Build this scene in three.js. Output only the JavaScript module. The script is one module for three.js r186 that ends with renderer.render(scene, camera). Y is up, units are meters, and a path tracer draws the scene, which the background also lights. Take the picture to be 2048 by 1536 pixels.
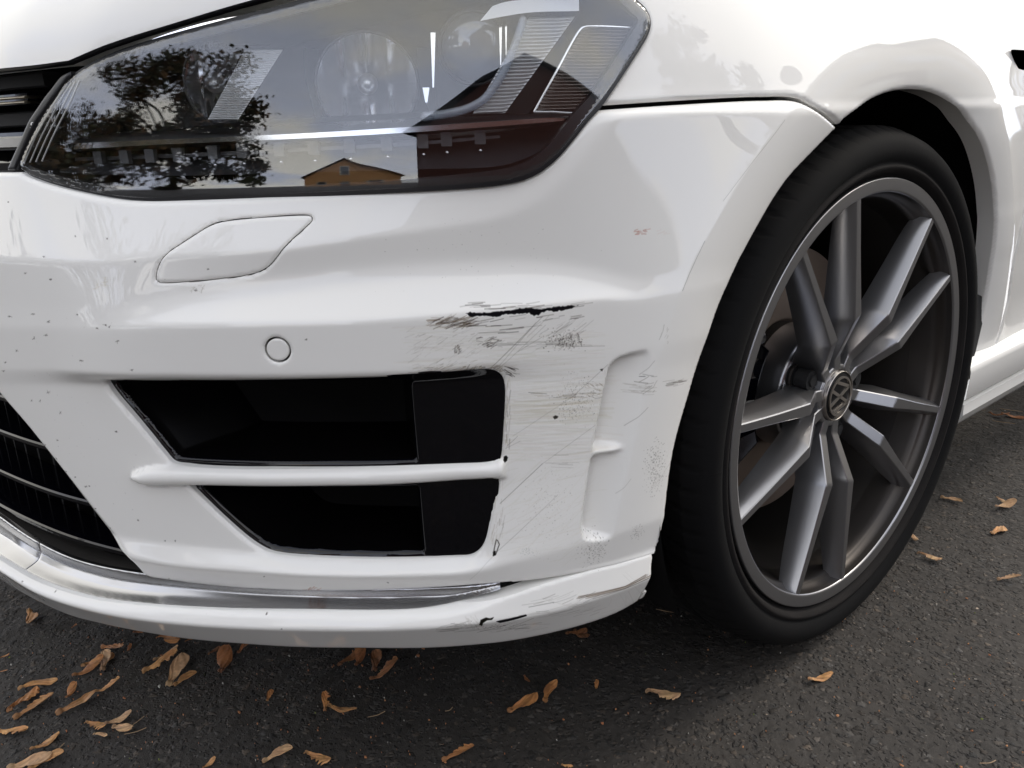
import * as THREE from 'three';
import { mergeGeometries } from 'three/addons/utils/BufferGeometryUtils.js';

// ---------------------------------------------------------------- camera, sky, sun, exposure
const W = 2048, H = 1536, FOV = 50.993;
const scene = new THREE.Scene();
const camera = new THREE.PerspectiveCamera(FOV, W / H, 0.02, 400);
camera.position.set(1.29236, 0.62815, 0.87477);
camera.rotation.set(-0.31009, 0.88571, -0.03634, 'YXZ');
camera.updateMatrixWorld(true);
scene.add(camera);
const renderer = new THREE.WebGLRenderer({ antialias: true });
renderer.toneMapping = THREE.LinearToneMapping;
renderer.toneMappingExposure = 1.77;
renderer.shadowMap.enabled = true;

let seed = 7;
const rnd = () => { seed = (seed * 1664525 + 1013904223) >>> 0; return seed / 4294967296; };
const rr = (a, b) => a + (b - a) * rnd();
const clamp = (x, a = 0, b = 1) => Math.min(b, Math.max(a, x));
const smooth = (a, b, x) => { const t = clamp((x - a) / (b - a)); return t * t * (3 - 2 * t); };
const lerp = (a, b, t) => a + (b - a) * t;
function hash2(x, y) { let h = (x * 374761393 + y * 668265263) | 0; h = Math.imul(h ^ (h >>> 13), 1274126177); return ((h ^ (h >>> 16)) >>> 0) / 4294967296; }
function vnoise(x, y) {
  const i = Math.floor(x), j = Math.floor(y), a = x - i, b = y - j, u = a * a * (3 - 2 * a), v = b * b * (3 - 2 * b);
  return lerp(lerp(hash2(i, j), hash2(i + 1, j), u), lerp(hash2(i, j + 1), hash2(i + 1, j + 1), u), v);
}
const fbm = (x, y, n = 5) => { let s = 0, a = .5; for (let k = 0; k < n; k++) { s += a * vnoise(x, y); x = x * 2.03 + 17.1; y = y * 2.03 + 5.7; a *= .5; } return s / (1 - Math.pow(.5, n)); };

const SUN = new THREE.Vector3(.24, .74, -.84).normalize();
{
  const w = 1024, h = 512, data = new Float32Array(w * h * 4), d = new THREE.Vector3();
  for (let j = 0; j < h; j++) for (let i = 0; i < w; i++) {
    const lat = ((j + .5) / h - .5) * Math.PI, lon = ((i + .5) / w - .5) * 2 * Math.PI;
    d.set(Math.cos(lat) * Math.cos(lon), Math.sin(lat), Math.cos(lat) * Math.sin(lon));
    const up = Math.max(d.y, 0), q = 1 / (up + .25);
    const c = smooth(.38, .66, fbm(d.x * q * 1.7 + 15, d.z * q * 1.7 + 5, 6));
    const g = Math.max(0, d.dot(SUN)), glow = 1.0 * Math.pow(g, 10) + .2 * Math.pow(g, 3);
    const base = 1.36 - .74 * up;
    const r = lerp(.77, 1.07, c) * base + glow, gg = lerp(.83, 1.04, c) * base + glow * .97, b = lerp(1.0, .96, c) * base + glow * .92;
    const k = 4 * (j * w + i), dn = d.y < -.02 ? .22 : 1;
    data[k] = r * dn; data[k + 1] = gg * dn; data[k + 2] = b * dn; data[k + 3] = 1;
  }
  const t = new THREE.DataTexture(data, w, h, THREE.RGBAFormat, THREE.FloatType);
  t.mapping = THREE.EquirectangularReflectionMapping; t.magFilter = THREE.LinearFilter; t.minFilter = THREE.LinearFilter; t.needsUpdate = true;
  scene.background = t; scene.environment = t;
}
const sun = new THREE.DirectionalLight(0xfff2e2, .55);
sun.position.copy(SUN).multiplyScalar(12); sun.castShadow = true; sun.shadow.radius = 20;
sun.shadow.mapSize.set(2048, 2048);
Object.assign(sun.shadow.camera, { left: -6, right: 6, top: 6, bottom: -6, near: .5, far: 40 });
scene.add(sun, sun.target);

// ---------------------------------------------------------------- helpers
const M = {};
const std = (o) => new THREE.MeshStandardMaterial(o), phys = (o) => new THREE.MeshPhysicalMaterial(o);
const lin = (r, g, b) => new THREE.Color().setRGB(r, g, b);
function add(parent, name, geo, mat, extra) {
  const m = new THREE.Mesh(geo, mat); m.name = name; m.castShadow = m.receiveShadow = true; parent.add(m);
  if (extra) Object.assign(m.userData, extra); return m;
}
function grp(parent, name, extra) { const g = new THREE.Group(); g.name = name; parent.add(g); if (extra) Object.assign(g.userData, extra); return g; }
const EYE = camera.position.clone(), FOC = H / 2 / Math.tan(FOV * Math.PI / 360);
function dirOf(u, v) { return new THREE.Vector3((u - W / 2) / FOC, -(v - H / 2) / FOC, -1).applyQuaternion(camera.quaternion).normalize(); }
function onPlane(u, v, axis, val) { const d = dirOf(u, v); return EYE.clone().addScaledVector(d, (val - EYE[axis]) / d[axis]); }

// monotone cubic through [x,y] points sorted by x
function spline(pts) {
  pts = pts.slice().sort((a, b) => a[0] - b[0]);
  const n = pts.length, m = new Array(n).fill(0), D = [];
  for (let i = 0; i < n - 1; i++) D.push((pts[i + 1][1] - pts[i][1]) / Math.max(1e-6, pts[i + 1][0] - pts[i][0]));
  for (let i = 0; i < n; i++) m[i] = i === 0 ? D[0] : i === n - 1 ? D[n - 2] : D[i - 1] * D[i] <= 0 ? 0 : 2 * D[i - 1] * D[i] / (D[i - 1] + D[i]);
  return (x) => {
    if (x <= pts[0][0]) return pts[0][1]; if (x >= pts[n - 1][0]) return pts[n - 1][1];
    let i = 0; while (x > pts[i + 1][0]) i++;
    const h = pts[i + 1][0] - pts[i][0], t = (x - pts[i][0]) / h, t2 = t * t, t3 = t2 * t;
    return (2 * t3 - 3 * t2 + 1) * pts[i][1] + (t3 - 2 * t2 + t) * h * m[i] + (-2 * t3 + 3 * t2) * pts[i + 1][1] + (t3 - t2) * h * m[i + 1];
  };
}

// ---------------------------------------------------------------- the car's skin: plan outline P(s), inset d(s,y)
// x to the car's left (picture right), z forward, front axle at z = 0; s = length along the plan outline from the car's centre
const planPts = [[0, .872], [.15, .868], [.28, .853], [.38, .830], [.48, .798], [.57, .755], [.65, .700], [.72, .636], [.78, .563], [.825, .489], [.857, .415], [.876, .345], [.886, .27], [.890, .18], [.892, .05], [.892, -.1], [.890, -.3], [.888, -.5], [.886, -.9], [.885, -1.4], [.885, -1.9]];
const NP = 700, PS = [];
{
  const c = new THREE.CatmullRomCurve3([...planPts.slice(1, 4).reverse().map(([x, z]) => new THREE.Vector3(-x, 0, z)), ...planPts.map(([x, z]) => new THREE.Vector3(x, 0, z))], false, 'centripetal');
  const raw = c.getPoints(6000).filter((p) => p.x >= -1e-9);
  let L = 0, acc = [[0, 0, raw[0].z]];
  for (let i = 1; i < raw.length; i++) { L += raw[i].distanceTo(raw[i - 1]); acc.push([L, raw[i].x, raw[i].z]); }
  let k = 0;
  for (let i = 0; i <= NP; i++) { const s = L * i / NP; while (k < acc.length - 2 && acc[k + 1][0] < s) k++; const t = (s - acc[k][0]) / (acc[k + 1][0] - acc[k][0]); PS.push([lerp(acc[k][1], acc[k + 1][1], t), lerp(acc[k][2], acc[k + 1][2], t)]); }
  PS.L = L; PS.ds = L / NP;
  // smooth the outline so that reflections run clean
  for (let r = 0; r < 30; r++) for (let i = 1; i < NP; i++) { const a = i === 1 ? [0, PS[0][1]] : PS[i - 1]; PS[i] = [(a[0] + 2 * PS[i][0] + PS[i + 1][0]) / 4, (a[1] + 2 * PS[i][1] + PS[i + 1][1]) / 4]; }
}
function plan(s) { // -> x, z, outward normal x, z
  const a = Math.abs(s) / PS.ds, i = Math.min(NP - 2, Math.max(1, Math.floor(a))), t = a - i;
  const p0 = PS[i - 1], p1 = PS[i], p2 = PS[i + 1], p3 = PS[Math.min(NP, i + 2)];
  const f = (k) => .5 * (2 * p1[k] + (p2[k] - p0[k]) * t + (2 * p0[k] - 5 * p1[k] + 4 * p2[k] - p3[k]) * t * t + (3 * p1[k] - p0[k] - 3 * p2[k] + p3[k]) * t * t * t);
  const g = (k) => .5 * ((p2[k] - p0[k]) + 2 * (2 * p0[k] - 5 * p1[k] + 4 * p2[k] - p3[k]) * t + 3 * (3 * p1[k] - p0[k] - 3 * p2[k] + p3[k]) * t * t);
  let x = f(0), z = f(1), tx = g(0), tz = g(1); const l = Math.hypot(tx, tz); tx /= l; tz /= l;
  return s >= 0 ? [x, z, -tz, tx] : [-x, z, tz, tx];
}
function S(s, y, d) { const p = plan(s); return new THREE.Vector3(p[0] - p[2] * d, y, p[1] - p[3] * d); }
function toPlan(x, z) { // nearest s and inset (positive inside)
  let b = 0, bd = 1e9; for (let i = 0; i <= NP; i += 4) { const q = (PS[i][0] - x) ** 2 + (PS[i][1] - z) ** 2; if (q < bd) { bd = q; b = i; } }
  let s = b * PS.ds;
  for (let k = 0; k < 4; k++) { const p = plan(s); s = clamp(s + (x - p[0]) * p[3] - (z - p[1]) * p[2], 0, PS.L); }
  const p = plan(s); return [s, -((x - p[0]) * p[2] + (z - p[1]) * p[3])];
}
// where the ray through picture point (u,v) meets the surface of inset d(s,y): [s, y]
function hit(u, v, dfun) {
  const D = dirOf(u, v), f = (t) => { const x = EYE.x + D.x * t, y = EYE.y + D.y * t, z = EYE.z + D.z * t, [s, o] = toPlan(x, z); return [o - dfun(s, y), s, y]; };
  let t0 = .2, t1 = .2, r;
  for (; t1 < 3; t1 += .02) { if (f(t1)[0] > 0) break; t0 = t1; }
  for (let k = 0; k < 16; k++) { const m = (t0 + t1) / 2; if (f(m)[0] > 0) t1 = m; else t0 = m; }
  r = f((t0 + t1) / 2); return [r[1], r[2]];
}

// feature lines of the front, bottom to top: [u, v, inset] in picture points, turned into height y(s) and inset d(s)
function row(pts) {
  const q = pts.map(([u, v, d]) => { const h = hit(u, v, () => d); return [h[0], h[1], d]; });
  const soft = (f) => (s) => { let t = 0, w = 0; for (let k = -4; k <= 4; k++) { const g = Math.exp(-k * k / 6); t += g * f(Math.abs(s + k * .005)); w += g; } return t / w; };
  return { y: soft(spline(q.map((a) => [a[0], a[1]]))), d: soft(spline(q.map((a) => [a[0], a[2]]))) };
}
const ROWS = {
  lip: row([[0, 1158, .030], [80, 1205, .030], [144, 1233, .030], [200, 1247, .030], [300, 1267, .030], [400, 1281, .030], [500, 1289, .030], [700, 1296, .030], [800, 1297, .030], [900, 1294, .030], [1000, 1285, .028], [1100, 1267, .025], [1200, 1240, .022], [1260, 1215, .02], [1300, 1186, .018]]),
  nose: row([[0, 1142, 0], [80, 1190, 0], [200, 1226, 0], [400, 1252, 0], [600, 1260, 0], [808, 1259, 0], [950, 1249, 0], [1062, 1233, 0], [1200, 1196, .001], [1311, 1152, .002]]),
  chromeLow: row([[0, 1124, .006], [80, 1170, .006], [171, 1199, .006], [275, 1214, .006], [420, 1224, .006], [600, 1229, .006], [800, 1229, .006], [900, 1223, .006], [960, 1207, .006], [1005, 1188, .007], [1100, 1164, .007], [1200, 1138, .007], [1310, 1105, .006]]),
  bodyLow: row([[0, 1049, .030], [73, 1100, .030], [153, 1138, .030], [294, 1168, .028], [420, 1181, .027], [605, 1194, .026], [808, 1198, .025], [920, 1194, .022], [1008, 1184, .014], [1100, 1160, .010], [1200, 1134, .009], [1310, 1101, .008]]),
  shelf: row([[200, 1100, .012], [336, 1130, .011], [450, 1139, .010], [605, 1150, .010], [808, 1151, .010], [935, 1146, .009], [1010, 1130, .006], [1150, 1095, .004], [1290, 1050, .003]]),
  panelLow: row([[200, 1065, .016], [524, 1108, .020], [610, 1119, .020], [781, 1124, .020], [932, 1121, .018], [1000, 1095, .008], [1150, 1060, .004], [1300, 1010, .003]]),
  panelTop: row([[0, 770, .010], [90, 768, .011], [202, 767, .016], [400, 769, .018], [610, 770, .018], [830, 768, .016], [980, 760, .010], [1040, 765, .005], [1200, 760, .003], [1330, 735, .002]]),
  brow: row([[0, 740, .008], [90, 742, .008], [202, 750, .0035], [400, 755, .0015], [610, 757, .0012], [830, 753, .0012], [980, 738, .0015], [1100, 720, .002], [1330, 690, .001]]),
  creaseC: row([[0, 655, .008], [120, 650, .007], [200, 650, .004], [320, 651, .001], [450, 651, 0], [700, 648, 0], [900, 636, 0], [1050, 622, 0], [1170, 606, 0], [1290, 589, 0], [1345, 577, .001]]),
  hollowB: row([[0, 610, .010], [130, 635, .008], [215, 634, .006], [330, 606, .011], [450, 583, .016], [700, 556, .019], [830, 545, .019], [1000, 538, .018], [1130, 543, .014], [1220, 562, .008], [1290, 579, .003], [1345, 565, .002]]),
  creaseA: row([[0, 521, .012], [190, 524, .012], [300, 515, .014], [560, 502, .015], [700, 481, .016], [850, 462, .016], [1000, 440, .014], [1060, 414, .012], [1110, 380, .010], [1150, 335, .008], [1185, 285, .006], [1215, 235, .006], [1330, 225, .004], [1560, 225, .001]]),
  lampLow: row([[-150, 330, .040], [0, 335, .038], [31, 342, .037], [85, 362, .036], [171, 383, .035], [239, 395, .034], [290, 398, .034], [342, 397, .034], [513, 391, .034], [700, 383, .034], [783, 379, .033], [930, 371, .031], [1021, 362, .027], [1072, 346, .023], [1113, 315, .018], [1149, 273, .013], [1179, 234, .009], [1200, 216, .007], [1365, 205, .004], [1531, 197, .002], [1600, 200, .001]]),
};
const ROWLIST = ['lip', 'nose', 'chromeLow', 'bodyLow', 'shelf', 'panelLow', 'panelTop', 'brow', 'creaseC', 'hollowB', 'creaseA', 'lampLow'].map((k) => ROWS[k]);
// above the lamp's lower edge everything (lamp glass, wing, bonnet nose) leans back on one smooth shape
const dBase = spline([[0, .040], [.3, .039], [.5, .036], [.7, .033], [.85, .027], [.95, .018], [1.05, .008], [1.15, .003], [1.25, 0], [2.4, 0]]);
const yRef = .59;
function upper(s, y) { const t = Math.max(0, y - yRef); return dBase(Math.abs(s)) + .05 * t + 1.25 * t * t; }
function rowsAt(s, y) {
  let py = -1, pd = 0;
  for (const r of ROWLIST) {
    const ry = Math.max(py + .0015, r.y(s)), rd = r === ROWS.lampLow ? upper(s, ry) : r.d(s);
    if (y <= ry) return py < 0 ? rd + (ry - y) * 1.6 : lerp(pd, rd, (y - py) / (ry - py));
    py = ry; pd = rd;
  }
  return upper(s, y);
}
// rear of the wheel the side draws in towards the sill
const tuck = (s, y) => { const w = smooth(1.35, 1.62, s); return w * (.036 * Math.pow(clamp((.60 - y) / .32), 1.3)); };
const GS = .004, GY = .002, Y0 = .06, NS = Math.floor(2.2 / GS) + 1, NY = Math.floor(.86 / GY) + 1;
let Dmap = new Float32Array(NS * NY);
{
  for (let i = 0; i < NS; i++) {
    const s = i * GS; // one pass up the rows of this section
    const list = ROWLIST.map((r) => [r.y(s), r.d(s)]); for (let k = 1; k < list.length; k++) list[k][0] = Math.max(list[k][0], list[k - 1][0] + .0015);
    const last = list[list.length - 1]; last[1] = upper(s, last[0]);
    for (let j = 0; j < NY; j++) {
      const y = Y0 + j * GY; let v;
      if (y <= list[0][0]) v = list[0][1] + (list[0][0] - y) * 1.6;
      else if (y >= last[0]) v = upper(s, y);
      else { let k = 1; while (list[k][0] < y) k++; v = lerp(list[k - 1][1], list[k][1], (y - list[k - 1][0]) / (list[k][0] - list[k - 1][0])); }
      Dmap[i * NY + j] = v + tuck(s, y);
    }
  }
}
function blur(map, sx, sy) {
  const ker = (sg) => { const r = Math.ceil(sg * 3), k = []; let t = 0; for (let i = -r; i <= r; i++) { const w = Math.exp(-.5 * (i / sg) ** 2); k.push(w); t += w; } return [r, k.map((w) => w / t)]; };
  const [ry, ky] = ker(sy), [rx, kx] = ker(sx), tmp = new Float32Array(map.length), out = new Float32Array(map.length);
  for (let i = 0; i < NS; i++) for (let j = 0; j < NY; j++) { let a = 0; for (let k = -ry; k <= ry; k++) a += ky[k + ry] * map[i * NY + clamp(j + k, 0, NY - 1)]; tmp[i * NY + j] = a; }
  for (let i = 0; i < NS; i++) for (let j = 0; j < NY; j++) { let a = 0; for (let k = -rx; k <= rx; k++) a += kx[k + rx] * tmp[Math.min(NS - 1, Math.abs(i + k)) * NY + j]; out[i * NY + j] = a; }
  return out;
}
{ // creases stay crisp, the hollow between them is soft
  const sharp = blur(Dmap, 2, .85), soft = blur(Dmap, 2.5, 3.6);
  for (let i = 0; i < NS; i++) { const yb = ROWS.hollowB.y(i * GS), yt = ROWS.lampLow.y(i * GS); for (let j = 0; j < NY; j++) { const y = Y0 + j * GY, w = Math.max(Math.exp(-(((y - yb) / .011) ** 2)), smooth(yt - .004, yt + .006, y)), k = i * NY + j; sharp[k] = lerp(sharp[k], soft[k], w); } }
  Dmap = sharp;
}
function cub(p0, p1, p2, p3, t) { return p1 + .5 * t * (p2 - p0 + t * (2 * p0 - 5 * p1 + 4 * p2 - p3 + t * (3 * (p1 - p2) + p3 - p0))); }
function look(map, s, y) {
  const a = clamp(Math.abs(s) / GS, 1, NS - 3.001), b = clamp((y - Y0) / GY, 1, NY - 3.001), i = Math.floor(a), j = Math.floor(b), t = a - i, w = b - j, o = [];
  for (let k = -1; k < 3; k++) { const q = (i + k) * NY + j; o.push(cub(map[q - 1], map[q], map[q + 1], map[q + 2], w)); }
  return cub(o[0], o[1], o[2], o[3], t);
}
const skin0 = (s, y) => look(Dmap, s, y);

// ---------------------------------------------------------------- outlines, traced in the picture and laid on the skin
const on = (pts, d = skin0) => pts.map(([u, v]) => hit(u, v, d));
function rounded(pts, k = 2) { // Chaikin, keeps corners soft
  for (let r = 0; r < k; r++) { const o = []; for (let i = 0; i < pts.length; i++) { const a = pts[i], b = pts[(i + 1) % pts.length]; o.push([lerp(a[0], b[0], .25), lerp(a[1], b[1], .25)], [lerp(a[0], b[0], .75), lerp(a[1], b[1], .75)]); } pts = o; }
  return pts;
}
function smoothLine(pts, n = 60) { const c = new THREE.CatmullRomCurve3(pts.map(([a, b]) => new THREE.Vector3(a, b, 0)), false, 'centripetal'); return c.getPoints(n).map((p) => [p.x, p.y]); }
function sdf(poly, exact) { // positive inside
  let x0 = 1e9, x1 = -1e9, y0 = 1e9, y1 = -1e9; for (const [a, b] of poly) { x0 = Math.min(x0, a); x1 = Math.max(x1, a); y0 = Math.min(y0, b); y1 = Math.max(y1, b); }
  const n = poly.length;
  const f = (px, py) => {
    const far = Math.max(x0 - px, px - x1, y0 - py, py - y1); if (far > .03 && !exact) return -far;
    let d = 1e9, inside = false;
    for (let i = 0, j = n - 1; i < n; j = i++) {
      const ax = poly[j][0], ay = poly[j][1], bx = poly[i][0], by = poly[i][1], ex = bx - ax, ey = by - ay, wx = px - ax, wy = py - ay;
      const t = clamp((wx * ex + wy * ey) / (ex * ex + ey * ey + 1e-12)), qx = wx - ex * t, qy = wy - ey * t; d = Math.min(d, qx * qx + qy * qy);
      if ((ay > py) !== (by > py) && px < (bx - ax) * (py - ay) / (by - ay) + ax) inside = !inside;
    }
    return (inside ? 1 : -1) * Math.sqrt(d);
  };
  f.box = [x0, x1, y0, y1]; f.poly = poly; return f;
}
function lineDist(pts) { return (px, py) => { let d = 1e9, at = 0; for (let i = 0; i < pts.length - 1; i++) { const [ax, ay] = pts[i], ex = pts[i + 1][0] - ax, ey = pts[i + 1][1] - ay, wx = px - ax, wy = py - ay, t = clamp((wx * ex + wy * ey) / (ex * ex + ey * ey + 1e-12)), q = Math.hypot(wx - ex * t, wy - ey * t); if (q < d) { d = q; at = (i + t) / (pts.length - 1); } } return [d, at]; }; }

const lampPx = [[29, 339], [44, 301], [68, 249], [104, 197], [134, 153], [205, 114], [308, 81], [444, 45], [547, 19], [620, 0], [760, -35], [900, -62], [1040, -80], [1150, -78], [1230, -48], [1277, 2], [1297, 18], [1306, 38], [1302, 60], [1288, 84], [1259, 128], [1222, 183], [1200, 214], [1179, 234], [1149, 273], [1113, 315], [1072, 346], [1021, 362], [930, 371], [783, 379], [700, 383], [513, 391], [342, 397], [290, 398], [239, 395], [171, 383], [85, 362]];
const lampPoly = rounded(on(lampPx, upper), 2), fLamp = sdf(lampPoly);
const seam = on([[1200, 216], [1365, 205], [1531, 197], [1597, 199.6], [1639, 219.5], [1690, 250], [1720, 268]]);
const seamLine = smoothLine(seam, 60);
const flareLine = smoothLine(on([[1215, 1085], [1240, 1011], [1265, 912], [1295, 800], [1312, 732], [1338, 660], [1364, 582], [1394, 515], [1455, 405], [1506, 323], [1573, 236], [1606, 196], [1668, 128], [1738, 85], [1813, 66], [1879, 72], [1937, 108], [1978, 157], [2007, 232], [2022, 310], [2028, 414], [2020, 520], [2006, 620], [1990, 700]]), 120);
{ const a = flareLine[0], b = flareLine[flareLine.length - 1]; flareLine.unshift([a[0] - .008, a[1] - .06]); flareLine.push([b[0] - .01, b[1] - .1]); }
const fFlare = sdf([...flareLine, [flareLine[flareLine.length - 1][0], .0], [flareLine[0][0], .0]], true);
const flareTerm = (a, y) => { if (a < .6) return 0; const e = -fFlare(a, y), k = smooth(.24, .36, y) * smooth(.62, .98, a); return e > 0 ? .010 * (1 - Math.exp(-e / .05)) * k : 3.4 * Math.max(0, -e - .006) ** 2 * smooth(.2, .4, y) * (-e < .1 ? 1 : 0); };
const skinF = (s, y) => skin0(s, y) + flareTerm(s, y);
const archPx = [[1688, 240], [1738, 203], [1780, 184], [1821, 178], [1862, 183], [1904, 203], [1945, 248], [1979, 321], [1990, 384], [1993, 443], [1984, 521], [1970, 604], [1955, 663], [1938, 726], [1926, 761]];
const bumpArchPx = [[1305, 1130], [1312, 1100], [1319, 1080], [1349, 898], [1380, 785], [1413, 684], [1451, 582], [1511, 462], [1564, 374], [1614, 317], [1682, 247]];
const archFront = on(bumpArchPx, skinF), archTop = on(archPx, skinF);
{ // the wheel opening closes below at the ground
  const a = archFront[0], b = archTop[archTop.length - 1];
  archFront.unshift([a[0] - .004, a[1] - .03], [a[0] - .01, .05]); archTop.push([b[0] - .005, b[1] - .05], [b[0] - .02, .05]);
}
const archPoly = smoothLine([...archFront, ...archTop], 200), fArch = sdf(archPoly);
const C5 = (x, y) => [180 + x / 2.327, 720 + y / 2.327];
const intakeUp = rounded(on([[52, 97], [130, 97], [600, 100], [1000, 100], [1500, 92], [1780, 76], [1850, 71], [1895, 82], [1917, 112], [1918, 200], [1905, 400], [1899, 470], [1880, 491], [1700, 498], [1500, 505], [1000, 512], [600, 505], [430, 495], [372, 488], [340, 450], [220, 300], [70, 128]].map((p) => C5(...p))), 2);
const intakeLow = rounded(on([[437, 578], [520, 580], [1000, 590], [1500, 588], [1800, 570], [1885, 562], [1889, 580], [1888, 620], [1870, 750], [1853, 840], [1830, 890], [1795, 920], [1740, 931], [1400, 937], [1000, 926], [880, 916], [815, 900], [770, 875], [700, 825], [560, 698], [470, 608]].map((p) => C5(...p))), 2);
const fIn1 = sdf(intakeUp), fIn2 = sdf(intakeLow);
const grillePx = [[-200, 560], [-120, 655], [-60, 735], [0, 808], [49, 866], [125, 963], [196, 1055], [250, 1125], [275, 1152], [300, 1169], [300, 1200]];
const gl = on(grillePx); const grillePoly = [[-.2, gl[0][1]], ...smoothLine(gl, 60), [gl[gl.length - 1][0], .1], [-.2, .1]]; const fGrille = sdf(grillePoly);
const washer = rounded(on([[309, 556], [311, 563], [323, 568.7], [444, 559.4], [502, 551], [530, 539], [547, 520], [567, 493], [601.5, 462], [622, 443], [620, 434.7], [608, 431], [530, 435], [451, 441.5], [417, 450], [376, 477], [325, 510], [311, 540]]), 2), fWash = sdf(washer);
const sensorAt = hit(551, 703, skin0), SENSOR_R = .0088;
const bladeLine = lineDist(smoothLine(on([[262, 953], [300, 952], [350, 951], [440, 953], [610, 957], [825, 955], [1000, 945], [1030, 943]]), 50));
const recess = rounded(on([[1312, 694], [1265, 708], [1238, 720], [1223, 737], [1217, 764], [1206, 818], [1193, 882], [1185, 925], [1174, 990], [1165, 1041], [1162, 1070], [1176, 1084], [1218, 1081], [1232, 1070], [1246, 990], [1266, 904], [1290, 796]]), 2), fRec = sdf(recess);
const recLeft = lineDist(on([[1224, 737], [1217, 764], [1206, 818], [1185, 925], [1163, 1065]])), recRight = lineDist(on([[1314, 690], [1290, 796], [1266, 904], [1232, 1070]]));
const recBlade = lineDist(on([[1186, 914], [1215, 908], [1259, 897]]));
const roll = (f, R) => f >= R ? 0 : f <= 0 ? R : R - Math.sqrt(R * R - (R - f) * (R - f));
function feature(s, y) { // sculpting of the outer panels on top of the skin
  const a = Math.abs(s); let d = 0;
  d += flareTerm(a, y);
  if (a > .3 && a < 1.05 && y < .5) { const [q, t] = bladeLine(a, y), w = .0075 * Math.sqrt(smooth(-.01, .2, t)) + .0012; if (q < w) d -= .0085 * Math.sqrt(clamp(t / .1)) * (1 - smooth(.86, .945, t)) * Math.sqrt(Math.max(0, 1 - (q / w) ** 2)); }
  if (a > .85 && y > .2 && y < .55) {
    const f = fRec(a, y);
    if (f > 0) {
      const l = recLeft(a, y)[0], r = recRight(a, y)[0], t = r / (l + r);
      d += .0145 * smooth(0, .0055, f) * Math.pow(smooth(0, 1, t), .7);
      const [q, k] = recBlade(a, y), w = lerp(.0058, .0028, k), t2 = r / (l + r); if (q < w && f > 0) d -= .0145 * Math.pow(t2, .7) * smooth(0, .0055, f) * smooth(1, .6, k) * .9 * (1 - (q / w) ** 2) ** .7;
    }
  }
  return d;
}

// ---------------------------------------------------------------- a panel: the part of the skin where f(s,y) > 0, trimmed along f = 0, with its edge turned in
function range(a, b, step) { const n = Math.max(1, Math.round((b - a) / step)); return Array.from({ length: n + 1 }, (_, i) => a + (b - a) * i / n); }
function panel({ ss, ys, f, d, flange = .012, edge = .003, turn = 0, uv = null, both = false }) {
  const ns = ss.length, ny = ys.length, F = new Float32Array(ns * ny), pos = [], uvs = [], idx = [], ids = new Int32Array(ns * ny).fill(-1), cross = new Map(), rim = [];
  const edgeAt = typeof edge === 'function' ? edge : () => edge;
  const put = (s, y, fv) => { const E = edgeAt(s, y), p = S(s, y, d(s, y) + (E ? roll(Math.max(0, fv), E) : 0)); pos.push(p.x, p.y, p.z); if (uv) uvs.push(...uv(s, y)); else uvs.push(s, y); return pos.length / 3 - 1; };
  for (let i = 0; i < ns; i++) for (let j = 0; j < ny; j++) F[i * ny + j] = f(ss[i], ys[j]);
  const node = (n) => ids[n] >= 0 ? ids[n] : (ids[n] = put(ss[(n / ny) | 0], ys[n % ny], F[n]));
  const cut = (a, b) => {
    const k = a < b ? a * 4000000 + b : b * 4000000 + a; if (cross.has(k)) return cross.get(k);
    const t = F[a] / (F[a] - F[b]), s = lerp(ss[(a / ny) | 0], ss[(b / ny) | 0], t), y = lerp(ys[a % ny], ys[b % ny], t), id = put(s, y, 0);
    rimAt.set(id, [s, y]); cross.set(k, id); return id;
  };
  const rimAt = new Map();
  const tri = (a, b, c) => {
    const v = [a, b, c], inn = v.filter((n) => F[n] > 0).length;
    if (inn === 0) return; if (inn === 3) { idx.push(node(a), node(b), node(c)); return; }
    let k = 0; while ((F[v[k]] > 0) !== (inn === 1)) k++;
    const o = v[k], p = v[(k + 1) % 3], q = v[(k + 2) % 3];
    if (inn === 1) { const x = cut(o, p), y = cut(o, q); idx.push(node(o), x, y); rim.push([x, y]); }
    else { const x = cut(o, p), y = cut(o, q); idx.push(x, node(p), node(q), x, node(q), y); rim.push([y, x]); }
  };
  for (let i = 0; i < ns - 1; i++) for (let j = 0; j < ny - 1; j++) {
    const a = i * ny + j, b = a + ny, c = b + 1, e = a + 1;
    if ((i + j) % 2) { tri(a, b, c); tri(a, c, e); } else { tri(a, b, e); tri(b, c, e); }
  }
  const faces = idx.length;
  const g = new THREE.BufferGeometry(); g.setAttribute('position', new THREE.Float32BufferAttribute(pos, 3)); g.setAttribute('uv', new THREE.Float32BufferAttribute(uvs, 2)); g.setIndex(idx); g.computeVertexNormals();
  if (!flange) return g;
  const fp = [], fu = [], fi = [], m1 = new Map();
  const dup = (id) => { if (m1.has(id)) return m1.get(id); const [s, y] = rimAt.get(id), n = fp.length / 3, dd = d(s, y) + edgeAt(s, y); const a = S(s, y, dd), b = S(s, y, dd + (typeof flange === 'function' ? flange(s, y) : flange)); fp.push(a.x, a.y, a.z, b.x, b.y, b.z); const t = uv ? uv(s, y) : [s, y]; fu.push(...t, ...t); m1.set(id, n); return n; };
  for (const [x, y] of rim) { const a = dup(x), b = dup(y); fi.push(a, a + 1, b + 1, a, b + 1, b); }
  const h = new THREE.BufferGeometry(); h.setAttribute('position', new THREE.Float32BufferAttribute(fp, 3)); h.setAttribute('uv', new THREE.Float32BufferAttribute(fu, 2)); h.setIndex(fi); h.computeVertexNormals();
  return mergeGeometries([g, h]);
}
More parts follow.
